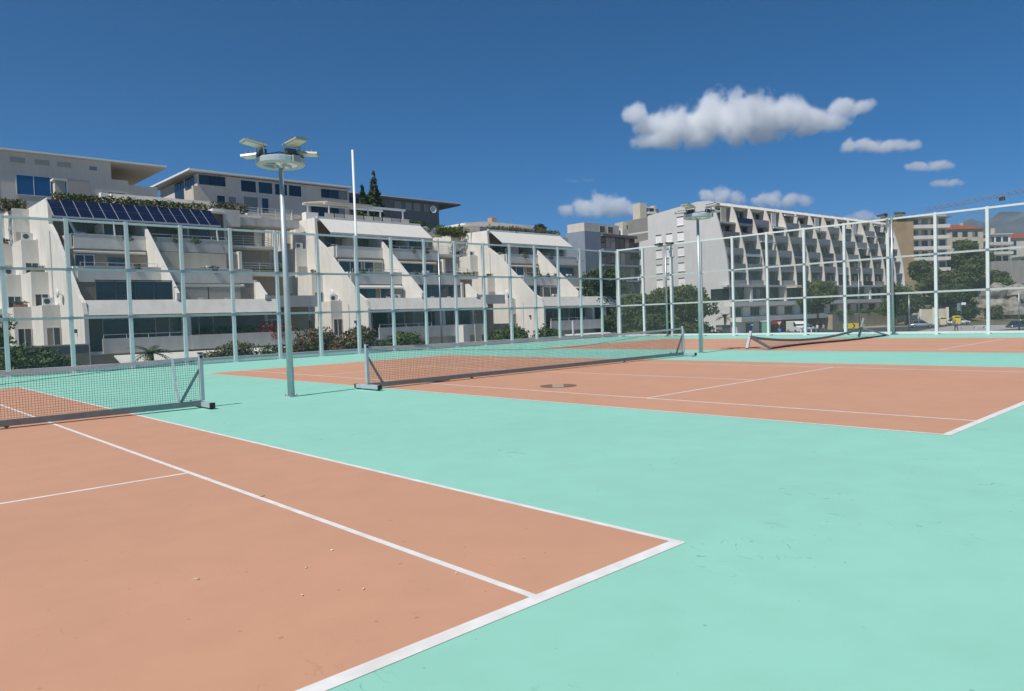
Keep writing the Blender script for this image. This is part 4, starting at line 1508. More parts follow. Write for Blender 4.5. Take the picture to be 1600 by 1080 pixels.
for lab, x, y, z, w, d_, h_, wm, rz in [('house with red tiled hip roof and cream walls above the big pine', 252.5, 70.5, 8, 11, 10, 16.4, 'cream_plaster', -38),
                                    ('white house with grey balconies right of the red roofed house', 264, 63.5, 8, 8, 9, 14.6, 'white_plaster', -38),
                                    ('long house with bright red tiled roof at the edge of the hill', 277, 60.5, 8, 16, 10, 13.8, 'shade_plaster', -40),
                                    ('small pale house below the long red roof', 262, 51.5, 4, 11, 8, 11.0, 'white_plaster', -40)]:
    t = thing('hill_house', lab, 'house', (x, y, z), R(rz))
    MB().box(0, w, 0, d_, 0, h_).build('wall', wm, t)
    o = .5
    rf = MB().add([(-o, -o, h_), (w + o, -o, h_), (w + o, d_ + o, h_), (-o, d_ + o, h_), (w * .3, d_ / 2, h_ + 2.0), (w * .7, d_ / 2, h_ + 2.0)],
                  [(0, 1, 5, 4), (1, 2, 5), (2, 3, 4, 5), (3, 0, 4), (3, 2, 1, 0)])
    if 'red' in lab and 'below' not in lab and 'right of' not in lab:
        ro = rf.build('roof', 'roof_tile', t)
    else:
        ro = MB().box(-o, w + o, -o, d_ + o, h_, h_ + .3).build('roof', 'shade_plaster', t)
    MB().box(w * .6, w * .6 + .8, d_ * .4, d_ * .4 + .8, h_, h_ + 2.4).build('chimney', 'cream_plaster', ro)
    for k in range(int(h_ / 3)):
        zz = h_ - 2.3 - 3 * k
        for i in range(3):
            xx = .8 + i * (w - 1) / 3
            window(t, 'y', 0, xx, xx + 1.6, zz, zz + 1.5, 2, 'dark_frame')
        window(t, 'x', 0, 2, 4, zz, zz + 1.5, 2, 'dark_frame')
        if 'balcon' in lab:
            piece('balcony', 'shade_plaster', t, .3, w, -1.2, -.002, zz - 1.0, zz - .1)

t = thing('concrete_block', 'plain grey concrete block on the hillside right of the pines', 'building', (217.5, 51.0, 2), R(-44))
MB().box(0, 8.6, 0, 8, 0, 10).build('wall', 'raw_concrete', t)
MB().box(.3, 8.3, -.05, 7.9, 3.2, 4.1).build('base_recess', 'interior', t)
t = thing('villa_wall', 'white rendered garden wall behind the silver car', 'wall', (171.5, 56.5, -3), R(-52))
MB().box(0, 9, 0, .35, 0, 3.4).build('wall', 'cream_plaster', t)
for i in range(4):
    MB().box(.2 + 2.8 * i, .6 + 2.8 * i, -.12, .46, 0, 3.7).build('pier', 'white_plaster', t)
t = thing('garden_wall', 'beige rendered garden wall behind the big shrub at the left', 'wall', (1.0, 57.5, -3))
MB().box(0, 8.8, 0, .3, 0, 3.7).build('wall', 'stone_beige', t)
MB().box(-.05, 8.85, -.06, .36, 3.702, 3.8).build('coping', 'cream_plaster', t)
t = thing('yard_fence', 'brown timber fence at the foot of the rocks', 'fence', (188, 31, -2.8), R(-70))
for i in range(26):
    piece('board', 'brick_wall', t, i * .5, i * .5 + .46, 0, .06, 0, 2.2 + .12 * math.sin(i * 2.1))

# rocky bank: faceted boulders piled into one bank each its own thing
rk = random.Random(3)
for k in range(9):
    bm = bmesh.new()
    bmesh.ops.create_icosphere(bm, subdivisions=3, radius=1)
    s = rk.uniform(2.2, 4.0)
    ph = [rk.uniform(0, 6) for _ in range(6)]
    for v_ in bm.verts:
        c = v_.co
        q = 1 + .22 * math.sin(c.x * 3 + ph[0]) * math.cos(c.y * 3 + ph[1]) + .14 * math.sin(c.z * 6 + ph[2]) + .09 * math.sin(c.x * 9 + c.y * 7 + ph[3]) + rk.uniform(-.05, .05)
        v_.co = Vector((c.x * s * 1.1, c.y * s, c.z * s * .95)) * q
    me = bpy.data.meshes.new('boulder')
    bm.to_mesh(me)
    bm.free()
    me.materials.append(MATS['rock'])
    o = link('boulder', me)
    x = 193 + 2.4 * (k % 5) + rk.uniform(-1, 1)
    y = 45 - 4.2 * (k % 5) + rk.uniform(-1, 1)
    o.location = (x + (3.0 if k > 4 else 0), y, hgt(x, y) + (4.2 if k > 4 else .8))
    tag(o, ['lower', 'upper'][k > 4] + ' grey boulder of the rocky bank, ' + ['first', 'second', 'third', 'fourth', 'fifth'][k % 5] + ' from the pines', 'rock', 'boulders of the rocky bank')

# ------------------------------------------------------------------ trees and shrubs
def tree(name, label, cat, x, y, z, h_, blobs, material, n, leaf, trunk_r=.18, trunk_h=None, group=None, lean=(0, 0), shell=.45):
    """blobs relative to the trunk foot"""
    t = thing(name, label, cat, (x, y, z), 0, group)
    th = trunk_h if trunk_h is not None else h_ * .5
    mb = MB()
    top = Vector((lean[0], lean[1], th))
    mb.path([Vector((0, 0, -.3)), Vector((lean[0] * .3, lean[1] * .3, th * .5)), top], [trunk_r * 1.25, trunk_r, trunk_r * .75], 8)
    for (cx, cy2, cz, rx, ry, rz) in blobs[:7]:
        e = Vector((cx, cy2, cz))
        mid = top.lerp(e, .5) + Vector((0, 0, -.08 * h_))
        if (e - top).length > .2:
            mb.path([top + Vector((0, 0, -.05)), mid, e], [trunk_r * .55, trunk_r * .35, trunk_r * .12], 6)
    mb.build('trunk', 'bark', t, True)
    leaves('crown', material, t, blobs, n, leaf, shell=shell)
    return t


def blobset(seed, n, rx, ry, z0, z1, r, top_narrow=.3):
    rr = random.Random(seed)
    out = []
    for i in range(n):
        s = rr.random()
        k = (1 - top_narrow * s)
        a = rr.uniform(0, 2 * math.pi)
        q = math.sqrt(rr.random()) * .75
        b = r * rr.uniform(.7, 1.25)
        out.append((rx * k * q * math.cos(a), ry * k * q * math.sin(a), z0 + (z1 - z0) * s, b * rr.uniform(.9, 1.3), b * rr.uniform(.9, 1.3), b * rr.uniform(.65, .95)))
    return out


tree('round_tree', 'dense dark green round tree behind the fence corner, left of its pair', 'tree', 48.4, 36.4, -3, 7.6, blobset(1, 24, 2.5, 2.5, 1.4, 6.5, 1.3), 'leaf_pine', 20000, .15, .2)
tree('round_tree', 'broad bushy green tree behind the fence corner, right of its pair', 'tree', 53.0, 35.6, -3, 7.6, blobset(2, 34, 3.3, 3.3, 1.0, 6.3, 1.4), 'leaf_pine', 30000, .15, .22)
tree('dark_tree', 'tall dark tree before the dark glazed building', 'tree', 73.5, 62.2, -3, 11.5, blobset(3, 22, 2.8, 2.8, 3.0, 10.4, 1.6), 'leaf_dark', 14000, .22, .22)
for lab, x, y, z, h_, r in [('tall pointed dark cypress on the skyline', 64.6, 103.5, 10.0, 16.8, 2.15), ('shorter cypress beside the tall one on the skyline', 62.6, 104.0, 10.0, 14.4, 1.9)]:
    bl = [(0, 0, h_ * (.25 + .7 * i / 9), r * (1.05 - (i / 9) ** 1.6 * .9), r * (1.05 - (i / 9) ** 1.6 * .9), h_ * .09) for i in range(10)]
    tree('cypress', lab, 'tree', x, y, z, h_, bl, 'leaf_dark', 9000, .24, .18, h_ * .8)
tree('olive_tree', 'bushy dark tree at the right end of the pergola roof', 'tree', 55.8, 82, 9.5, 6.6, blobset(5, 16, 2.4, 2.0, 3.6, 5.8, 1.1), 'leaf_dark', 4200, .14)
tree('olive_tree', 'bushy green tree between the middle and third terraced house roofs', 'tree', 61.0, 88, 9.0, 7.4, blobset(6, 14, 3.0, 2.0, 4.5, 6.4, 1.0), 'leaf_green', 3500, .14)

# shrubs along the foot of the far fence
SH = [('leafy_shrub', 'big dark green shrub behind fence below the solar panel house', 5.1, 49.0, 4.0, 2.2, 'leaf_green', 5200, 6),
      ('leafy_shrub', 'green shrub beside the parked grey car, under the flank bays', 8.0, 47.0, 2.6, 1.3, 'leaf_green', 2200, 8),
      ('leafy_shrub', 'yellowish green shrub behind the fence before the white canopy', 13.4, 41.0, 3.7, 1.8, 'leaf_olive', 2200, 9),
      ('leafy_shrub', 'dark green shrub behind fence under the red bougainvillea', 16.3, 40.2, 3.8, 1.9, 'leaf_green', 2200, 10),
      ('hedge_bush', 'rust tinged hedge bush behind fence left of the white pole', 15.9, 35.9, 4.7, 2.0, 'leaf_rust', 4200, 11),
      ('hedge_bush', 'olive brown hedge bush behind fence at the white pole', 17.9, 34.0, 4.7, 1.7, 'leaf_rust', 4200, 12),
      ('leafy_shrub', 'spiky green shrub behind the fence right of the white pole', 20.9, 36.0, 3.8, 1.4, 'leaf_dark', 2600, 13),
      ('leafy_shrub', 'rounded green shrub behind fence before the middle terraced house', 23.2, 35.6, 4.2, 1.5, 'leaf_green', 3000, 14),
      ('leafy_shrub', 'low green shrub behind fence below the third terraced house flank', 30.6, 35.0, 4.3, 1.8, 'leaf_green', 2800, 15),
      ('leafy_shrub', 'low leafy shrub behind fence at the foot of the third house', 34.4, 35.2, 4.2, 1.7, 'leaf_green', 2400, 16)]
for nm, lab, x, y, h_, w, m_, n, sd in SH:
    tree(nm, lab, 'shrub', x, y, -3, h_, blobset(sd, 13, w, w * .8, h_ * .3, h_ * .82, w * .55, .2), m_, int(n * 2.6), .105, .06, h_ * .4, 'shrubs behind the far fence')
tree('broad_tree', 'bright green tree at the left edge, behind the fence', 'tree', 4.3, 62, -3, 6.4, blobset(21, 16, 1.8, 1.8, 2.6, 5.6, 1.0), 'leaf_green', 4000, .13)


def palm(label, x, y, z, h_, nf_, fl, seed):
    t = thing('palm', label, 'palm', (x, y, z))
    rr = random.Random(seed)
    MB().path([(0, 0, -.2), (.05, 0, h_ * .5), (0, .04, h_)], [.2, .17, .15], 9).build('trunk', 'bark', t, True)
    mb = MB()
    for i in range(nf_):
        a = 2 * math.pi * i / nf_ + rr.uniform(-.2, .2)
        up = rr.uniform(.25, 1.15)
        L_ = fl * rr.uniform(.8, 1.1)
        prev = None
        for k in range(9):
            s = k / 8
            rad = L_ * s * math.cos(up * (1 - .6 * s))
            zz = h_ + L_ * (math.sin(up) * s - .75 * s * s * (1.2 - up * .6))
            c = Vector((rad * math.cos(a), rad * math.sin(a), zz))
            side = Vector((-math.sin(a), math.cos(a), 0))
            if prev is not None:
                mb.tube(prev, c, .018, .012, 4, False)
                ll = .42 * fl * math.sin(math.pi * min(1, .15 + .8 * s)) * .6
                for sg in (-1, 1):
                    tip = c + side * sg * ll + (c - prev) * 1.2 + Vector((0, 0, -.18 * ll))
                    mb.add([prev, c, tip], [(0, 1, 2)])
                    mid = prev.lerp(c, .5)
                    tip2 = mid + side * sg * ll * .95 + (c - prev) * 1.0 + Vector((0, 0, -.1 * ll))
                    mb.add([prev.lerp(mid, .3), mid, tip2], [(0, 1, 2)])
            prev = c
    mb.build('fronds', 'leaf_dark', t)
    return t


palm('small palm behind far fence before the solar panel house', 11.6, 49.4, -3, 3.0, 15, 1.5, 4)
palm('small palm beside the end wall of the finned block', 106.5, 62.8, -3, 3.4, 13, 1.7, 6)

# street trees and pines to the right
tree('street_tree', 'flat topped green street tree before the finned block', 'tree', 124.0, 54.8, -3, 9.4, blobset(31, 18, 3.6, 3.2, 4.4, 8.6, 1.5, .1), 'leaf_pine', 7000, .2, .2, 4.5)
tree('street_tree', 'small green tree by the far end of the finned block', 'tree', 160.5, 54.5, -3, 8.6, blobset(32, 18, 3.4, 3.2, 3.0, 8.0, 1.6), 'leaf_green', 6000, .22, .2)
tree('street_tree', 'low dark tree between silver car and white garden wall', 'tree', 168.5, 55.0, -3, 7.0, blobset(33, 16, 3.6, 3.0, 3.0, 6.4, 1.5), 'leaf_dark', 5000, .24, .2)
tree('pine_tree', 'largest pine with wide dark crown, standing over the road', 'tree', 195.5, 50.5, hgt(195, 50), 20, blobset(34, 26, 5.2, 4.8, 5.0, 16.6, 2.1, .45), 'leaf_pine', 22000, .34, .4, 11)
tree('pine_tree', 'dark pine left of the largest pine, before the tan block', 'tree', 203.0, 62.5, hgt(203, 62), 13, blobset(35, 20, 4.2, 4.0, 3.0, 9.6, 2.0, .3), 'leaf_pine', 14000, .34, .32, 8)
tree('pine_tree', 'pine right of the largest pine, beside the concrete block', 'tree', 203.0, 46.2, hgt(203, 46), 12, blobset(36, 20, 3.4, 3.4, 2.5, 9.4, 1.9, .3), 'leaf_pine', 13000, .34, .32, 7)
tree('pine_tree', 'low broad pine at the foot of the hill behind the yellow bin', 'tree', 184.0, 50.0, hgt(184, 50), 9, blobset(37, 20, 5.2, 4.2, 2.0, 7.4, 1.9, .2), 'leaf_dark', 14000, .28, .3, 4)
for k, (x, y, s, lab) in enumerate([(194, 41, 1.6, 'dry yellowish bush on the rocky bank'), (189, 44, 1.8, 'olive coloured bush between pines and rocks'), (206, 33, 1.7, 'dry bush low on the rocks at the picture edge'), (205, 68, 2.6, 'brown bushes on the bare slope beside the finned block'), (212, 60, 3.0, 'green bush on the slope under the tan block'), (238, 66, 3.2, 'dark bush before the red roofed house'), (250, 60, 3.0, 'dark bush below the white balcony house')]):
    tree('hill_bush', lab, 'shrub', x, y, hgt(x, y), s * 1.6, blobset(50 + k, 10, s, s, s * .4, s * 1.3, s * .55), 'leaf_olive' if k in (0, 1, 2, 3) else 'leaf_dark', 1800, .22, .1)
# scrub covering the slope: nobody could count it
scr = []
for k in range(260):
    x, y = random.uniform(176, 330), random.uniform(24, 120)
    if hgt(x, y) > -2:
        scr.append((x, y, hgt(x, y) + .5, random.uniform(.8, 2.2), random.uniform(.8, 2.2), random.uniform(.6, 1.3)))
for k in range(320):
    x, y = random.uniform(-40, 130), random.uniform(88, 175)
    scr.append((x, y, hgt(x, y) + .5, random.uniform(.8, 2.4), random.uniform(.8, 2.4), random.uniform(.6, 1.3)))
o = leaves('undergrowth', 'leaf_olive', None, scr, 26000, .36)
tag(o, 'low olive green scrub covering the slopes behind the buildings', 'scrub', kind='stuff')

# ------------------------------------------------------------------ vehicles
def car(label, x, y, rz, paint, L_=4.3, W_=1.76, H_=1.46, roof_sign=None, z=-2.976):
    t = thing('parked_car', label, 'car', (x, y, z), R(rz))
    hw = W_ / 2
    sec = [(-.5, .34, .62, .80), (-.47, .22, .74, .92), (-.30, .20, .84, 1.0), (.12, .20, .84, 1.0), (.30, .20, .80, .98), (.46, .22, .66, .92), (.5, .36, .56, .78)]
    vs_, fs = [], []
    for (s, zb, zt, wf) in sec:
        X = s * L_
        w = hw * wf
        ring_ = [(-w * .86, zb), (-w, zb + .14), (-w, zt - .16), (-w * .9, zt), (w * .9, zt), (w, zt - .16), (w, zb + .14), (w * .86, zb)]
        vs_ += [(X, a, b) for a, b in ring_]
    n_ = 8
    for i in range(len(sec) - 1):
        for j in range(n_):
            fs.append((i * n_ + j, i * n_ + (j + 1) % n_, (i + 1) * n_ + (j + 1) % n_, (i + 1) * n_ + j))
    fs += [tuple(range(n_))[::-1], tuple(range((len(sec) - 1) * n_, len(sec) * n_))]
    MB().add(vs_, fs).build('body', paint, t, True)
    cab = [(-.43, .78, -.28, H_ - .05), (-.2, .80, -.2, H_), (.06, .80, .02, H_ - .01), (.26, .80, .2, .86)]
    # greenhouse in dark glass, roof panel over it
    g0 = [(-.44 * L_, hw * .86), (.25 * L_, hw * .86)]
    r0 = [(-.30 * L_, hw * .66), (.06 * L_, hw * .68)]
    vs_ = []
    for X, w in g0:
        vs_ += [(X, -w, .79), (X, w, .79)]
    for X, w in r0:
        vs_ += [(X, -w, H_ - .04), (X, w, H_ - .04)]
    MB().add(vs_, [(0, 1, 5, 4), (2, 3, 7, 6), (0, 2, 6, 4), (1, 3, 7, 5), (4, 5, 7, 6), (0, 1, 3, 2)]).build('greenhouse', 'glass', t)
    X0, X1, w = -.305 * L_, .065 * L_, hw * .69
    MB().box(X0, X1, -w, w, H_ - .038, H_).build('roof', paint, t, bevel=.015)
    pl = MB()
    for s in (-1, 1):
        pl.bar((-.44 * L_, s * hw * .86, .79), (-.30 * L_, s * hw * .67, H_ - .03), .07, .05)
        pl.bar((.25 * L_, s * hw * .86, .79), (.06 * L_, s * hw * .69, H_ - .03), .06, .05)
        pl.bar((-.12 * L_, s * hw * .87, .79), (-.12 * L_, s * hw * .68, H_ - .03), .06, .03)
    pl.build('pillars', paint, t)
    for X in (-.31 * L_, .32 * L_):
        for s in (-1, 1):
            w_ = MB().tube((X, s * (hw - .2), .32), (X, s * (hw + .01), .32), .32, n=18).build('wheel', 'tyre', t)
            MB().tube((X, s * (hw + .011), .32), (X, s * (hw + .02), .32), .2, n=14).build('rim', 'galvanised', w_)
    for s in (-1, 1):
        MB().box(.485 * L_, .503 * L_, s * hw * .62 - .17, s * hw * .62 + .17, .56, .69).build('headlight', 'headlight', t)
        MB().box(-.503 * L_, -.485 * L_, s * hw * .66 - .14, s * hw * .66 + .14, .56, .74).build('taillight', 'tail_red', t)
        MB().box(.17 * L_, .2 * L_, s * (hw + .09) - .09, s * (hw + .09) + .09, .85, .97).build('mirror', paint, t)
    if roof_sign:
        MB().prism([(-.3, H_ + .001), (.3, H_ + .001), (.24, H_ + .2), (-.24, H_ + .2)], -.55, -.4, 'x').build('roof_sign', roof_sign, t)
    return t


car('silver parked car before the white garden wall', 150.6, 46.6, -58, 'car_silver')
car('dark blue car with a yellow roof sign at the picture edge', 132.5, 26.2, -50, 'car_dark', roof_sign='yellow')
car('pale car behind the dark blue car at the picture edge', 139.5, 25.5, -50, 'car_white')
car('small white car on the street before the finned block shops', 133.0, 61.0, -4, 'car_white', 3.9)
car('grey car parked behind the far fence beneath the end wall', 9.3, 50.2, 12, 'car_grey')
car('white car half hidden beyond the chevron board', 168.0, 45.0, -40, 'car_white')

# white kiosk van
t = thing('delivery_van', 'boxy white van parked before the brick shop front', 'van', (127.0, 60.2, -2.976), R(232))
MB().prism([(-2.3, .3), (-2.3, 2.2), (1.0, 2.2), (1.7, 1.35), (2.3, 1.15), (2.3, .3)], -.9, .9, 'y').build('body', 'car_white', t, bevel=.05)
MB().prism([(1.06, 2.08), (1.72, 1.36), (1.66, 1.3), (.7, 1.3), (.7, 2.08)], -.92, .92, 'y').build('windscreen', 'glass', t)
for X in (-1.4, 1.4):
    for s in (-1, 1):
        w_ = MB().tube((X, s * .72, .34), (X, s * .93, .34), .34, n=16).build('wheel', 'tyre', t)
        MB().tube((X, s * .931, .34), (X, s * .94, .34), .2, n=12).build('rim', 'galvanised', w_)
for s in (-1, 1):
    MB().box(2.29, 2.32, s * .65 - .15, s * .65 + .15, .75, .95).build('headlight', 'headlight', t)

# ------------------------------------------------------------------ street signs and furniture
t = thing('chevron_board', 'long yellow and black chevron board at the bend', 'sign', (126.4, 49.6, -3), R(-47))
for i, x in enumerate((-1.2, 0, 1.2)):
    p = piece('panel', 'yellow', t, x - .58, x + .58, -.03, 0, .75, 1.65)
    mb = MB()
    for zz in (-1, 1):
        c = 1.2
        mb.add([(x - .28, -.034, c + zz * .40), (x - .02, -.034, c + zz * .40), (x + .32, -.034, c), (x + .06, -.034, c),
                (x - .28, -.031, c + zz * .40), (x - .02, -.031, c + zz * .40), (x + .32, -.031, c), (x + .06, -.031, c)],
               [(0, 1, 2, 3), (4, 5, 6, 7), (0, 1, 5, 4), (1, 2, 6, 5), (2, 3, 7, 6), (3, 0, 4, 7)])
    mb.build('chevron', 'black_paint', t)
for x in (-1.4, 0, 1.4):
    piece('post', 'galvanised', t, x - .04, x + .04, .002, .08, 0, 1.7)

t = thing('yield_sign', 'inverted triangle sign with red border above a blue disc', 'sign', (112.5, 56.2, -3), R(-48))
MB().tube((0, .05, 0), (0, .05, 2.6), .035, n=8).build('post', 'galvanised', t)
def tri(s, y0, y1, c=2.25):
    return MB().prism([(-s, c + s * .58), (s, c + s * .58), (0, c - s * 1.15)], y0, y1, 'y')
tri(.52, -.012, .01).build('sign_border', 'red_paint', t)
tri(.30, -.018, -.013).build('sign_face', 'line_white', t)
MB().tube((0, -.012, 1.05), (0, .012, 1.05), .34, n=24).build('disc', 'blue_paint', t)
MB().bar((-.16, -.016, 1.22), (.14, -.016, .88), .008, .08).build('disc_arrow', 'line_white', t)

t = thing('traffic_sign', 'small inverted triangle sign on a post at the end wall of finned block', 'sign', (108.5, 57.2, -3), R(-45))
MB().tube((0, .05, 0), (0, .05, 4.3), .035, n=8).build('post', 'galvanised', t)
MB().prism([(-.45, 4.3), (.45, 4.3), (0, 3.5)], -.012, .01, 'y').build('sign_back', 'galvanised', t)
t = thing('traffic_sign', 'rectangular grey sign on a post, behind the stooping person', 'sign', (124.8, 32.6, -2.58), R(-65))
MB().tube((0, .05, 0), (0, .05, 4.2), .04, n=8).build('post', 'galvanised', t)
piece('sign_plate', 'galvanised', t, -.55, -.1, -.02, .0, 2.9, 4.1)
piece('sign_plate', 'white_metal', t, .05, .65, -.02, .0, 3.8, 4.2)
for i in range(6):
    t = thing('bollard', ['leftmost', 'second', 'third', 'fourth', 'fifth', 'last'][i] + ' short white bollard in the row before the brick shops, counted from the left', 'bollard', (122.0 + i * 1.15, 57.0 - i * .42, -3), 0, 'white bollards before the shops')
    MB().tube((0, 0, 0), (0, 0, .95), .12, .1, 10).build('shaft', 'white_metal', t)
    MB().tube((0, 0, .951), (0, 0, 1.05), .13, .06, 10).build('cap', 'dark_frame', t)
for lab, x, y, m_, s in [('bright yellow recycling bin beside the road', 164.6, 44.4, 'yellow', .8), ('cream coloured bin left of the yellow bin', 162.6, 46.4, 'awning_cream', .75)]:
    t = thing('recycling_bin', lab, 'bin', (x, y, -2.98), R(-60))
    MB().prism([(-.75 * s, .15), (.75 * s, .15), (.85 * s, 1.9 * s), (-.85 * s, 1.9 * s)], -.6, .6, 'y').build('body', m_, t, bevel=.06)
    MB().prism([(-.9 * s, 1.9 * s), (.9 * s, 1.9 * s), (.6 * s, 2.4 * s), (-.6 * s, 2.4 * s)], -.66, .66, 'y').build('lid', m_, t, bevel=.06)
    piece('slot', 'black_paint', t, -.45, .45, -.675, -.655, 1.98 * s, 2.2 * s)
    for X in (-.55, .55):
        MB().tube((X, -.5, .12), (X, -.4, .12), .12, n=10).build('wheel', 'tyre', t)
t = thing('refuse_container', 'dark grey refuse container at the foot of the finned end wall', 'bin', (102.6, 60.8, -2.86), R(-5))
MB().box(-1.2, 1.2, -.6, .6, .15, 1.9).build('body', 'dark_grey', t, bevel=.05)
MB().prism([(-.65, 1.9), (.65, 1.9), (.5, 2.15), (-.5, 2.15)], -1.25, 1.25, 'x').build('lid', 'dark_frame', t)
t = thing('phone_booth', 'green and white kiosk cabinet below the red shop sign', 'kiosk', (117.9, 61.4, -2.87), R(-4))
MB().box(-.7, .7, -.5, .5, 0, 2.3).build('body', 'awning_green', t, bevel=.03)
piece('panel', 'white_metal', t, -.55, .55, -.54, -.505, .9, 2.0)
MB().box(-.8, .8, -.6, .6, 2.302, 2.45).build('roof', 'white_metal', t)
t = thing('street_bench', 'low concrete bench block on the pavement before the pines', 'bench', (128.5, 31.0, -2.578), R(-50))
piece('seat', 'concrete', t, -1.0, 1.0, -.25, .25, .36, .5)
for s in (-1, 1):
    piece('leg', 'concrete', t, s * .7 - .12, s * .7 + .12, -.2, .2, 0, .36)


# ------------------------------------------------------------------ people
def remesh(mb, voxel):
    o = mb.build('tmp_body', 'skin')
    md = o.modifiers.new('r', 'REMESH')
    md.mode = 'VOXEL'
    md.voxel_size = voxel
    sm_ = o.modifiers.new('s', 'SMOOTH')
    sm_.iterations = 3
    dg = bpy.context.evaluated_depsgraph_get()
    me = bpy.data.meshes.new_from_object(o.evaluated_get(dg))
    bpy.data.objects.remove(o)
    return me


def limb(mb, pts, rads):
    for i in range(len(pts) - 1):
        mb.tube(pts[i], pts[i + 1], rads[i], rads[i + 1], 10)
    for p, r_ in zip(pts, rads):
        mb.sphere(p, r_ * 1.0, n=10, k=6)


def person(label, x, y, z, rz, shirt, trousers, lean=0.0, bag=None, stride=.16):
    t = thing('person', label, 'person', (x, y, z), R(rz))
    V = lambda a, b, c: Vector((a + lean * max(0, c - .9), b, c - .35 * lean * max(0, c - .9)))
    body = MB()
    hip = V(0, 0, .93)
    limb(body, [hip, V(0, 0, 1.12), V(0, 0, 1.32), V(0, 0, 1.42)], [.13, .125, .145, .10])
    limb(body, [V(0, -.17, 1.4), V(0, .17, 1.4)], [.07, .07])
    limb(body, [V(0, 0, 1.45), V(.01, 0, 1.54)], [.055, .055])
    hd = V(.03, 0, 1.64)
    body.sphere(hd, .095, .078, .12)
    body.sphere(hd + Vector((.095, 0, -.005)), .022, .016, .025, 8, 6)
    for s in (-1, 1):
        body.sphere(hd + Vector((0, s * .08, 0)), .022, .012, .033, 8, 6)
        f_ = stride * s
        limb(body, [Vector((0, s * .09, .93)), Vector((f_ * .6 + .03, s * .095, .50)), Vector((f_, s * .095, .09))], [.095, .065, .045])
        limb(body, [Vector((f_, s * .095, .06)), Vector((f_ + .15, s * .11, .04))], [.045, .035])
        el = V(-.06 - f_ * .3, s * .25, 1.14)
        wr = V(.08 - f_ * .6, s * .25, .94)
        limb(body, [V(0, s * .2, 1.39), el, wr], [.055, .042, .032])
        limb(body, [wr, wr + Vector((.03, 0, -.09))], [.034, .036])
    me = remesh(body, .022)
    me.materials.clear()
    me.materials.append(MATS['skin'])
    bm = bmesh.new()
    bm.from_mesh(me)
    # fingers, joined to the hands
    fg = MB()
    for s in (-1, 1):
        f_ = stride * s
        wr = V(.08 - f_ * .6, s * .25, .94) + Vector((.03, 0, -.09))
        for k, (dx, ln) in enumerate(((-.03, .06), (-.01, .075), (.01, .08), (.03, .065))):
            a = wr + Vector((dx, 0, -.02))
            b = a + Vector((.005, -s * .005, -ln * .6))
            fg.path([a, b, b + Vector((.012, -s * .014, -ln * .4))], [.009, .0085, .007], 5)
        a = wr + Vector((.03, 0, .02))
        fg.path([a, a + Vector((.03, -s * .01, -.03)), a + Vector((.036, -s * .015, -.06))], [.011, .01, .008], 5)
    tmp = bpy.data.meshes.new('fingers')
    tmp.from_pydata([tuple(q) for q in fg.v], [], fg.f)
    bm.from_mesh(tmp)
    bm.to_mesh(me)
    bm.free()
    me.polygons.foreach_set('use_smooth', [True] * len(me.polygons))
    link('body', me, t)
    # clothing as slightly larger shells
    sh = MB()
    limb(sh, [V(0, 0, .92), V(0, 0, 1.12), V(0, 0, 1.32), V(0, 0, 1.42)], [.15, .143, .163, .115])
    limb(sh, [V(0, -.17, 1.4), V(0, .17, 1.4)], [.086, .086])
    for s in (-1, 1):
        limb(sh, [V(0, s * .2, 1.39), V(-.06 - stride * s * .3, s * .25, 1.16)], [.07, .058])
    me = remesh(sh, .025)
    me.materials.clear()
    me.materials.append(MATS[shirt])
    link('shirt', me, t)
    tr_ = MB()
    limb(tr_, [Vector((0, 0, .97)), Vector((0, 0, .88))], [.148, .15])
    for s in (-1, 1):
        f_ = stride * s
        limb(tr_, [Vector((0, s * .09, .92)), Vector((f_ * .6 + .03, s * .095, .50)), Vector((f_, s * .095, .16))], [.115, .085, .07])
    me = remesh(tr_, .025)
    me.materials.clear()
    me.materials.append(MATS[trousers])
    link('trousers', me, t)
    MB().sphere(hd + Vector((-.018, 0, .03)), .1, .088, .105, 12, 8).build('hair', 'hair', t, True)
    for s in (-1, 1):
        f_ = stride * s
        MB().box(f_ - .08, f_ + .19, s * .1 - .05, s * .1 + .05, 0, .08).build('shoe', 'cloth_dark', t, bevel=.02)
    if bag:
        mb = MB().sphere(V(-.22, 0, 1.2), .14, .17, .24, 12, 8)
        b = mb.build('backpack', bag, None, True)
        b.parent = t
    return t


person('stooping person in dark clothes with a lilac backpack, walking past the fence', 118.0, 31.4, -2.575, 40, 'cloth_dark', 'cloth_dark', .38, 'cloth_lilac', .22)
person('person in white top beside one in pink, on the street before the shops', 121.0, 53.6, -2.98, 160, 'cloth_white', 'cloth_dark')
person('person in pink top beside one in white, on the street before the shops', 122.1, 53.0, -2.98, 150, 'cloth_pink', 'cloth_dark')

# ------------------------------------------------------------------ tower crane whose jib reaches over the hill
t = thing('tower_crane', 'reddish lattice jib of a tower crane above the right-hand fence', 'crane', (262, 23.9, hgt(262, 24)), 0)
zj = 36.6 - hgt(262, 24)
A = Vector((0, 0, zj + 0.0))
B_ = Vector((-45.8, 42.3, zj - 9.9))
d_ = (B_ - A).normalized()
s_ = d_.cross(Vector((0, 0, 1))).normalized()
jb = MB()
n = 34
for i in range(n):
    p = A + (B_ - A) * (i / n)
    q = A + (B_ - A) * ((i + 1) / n)
    hgt_j = 1.0
    up = Vector((0, 0, hgt_j))
    jb.bar(p + up, q + up, .10, .10)
    for k in (-.6, .6):
        jb.bar(p + s_ * k, q + s_ * k, .09, .09)
        jb.bar(p + s_ * k, p.lerp(q, .5) + up, .05, .05)
        jb.bar(p.lerp(q, .5) + up, q + s_ * k, .05, .05)
    jb.bar(p - s_ * .6, q + s_ * .6, .06, .06)
jb.build('jib', 'crane_paint', t)
ms = MB()
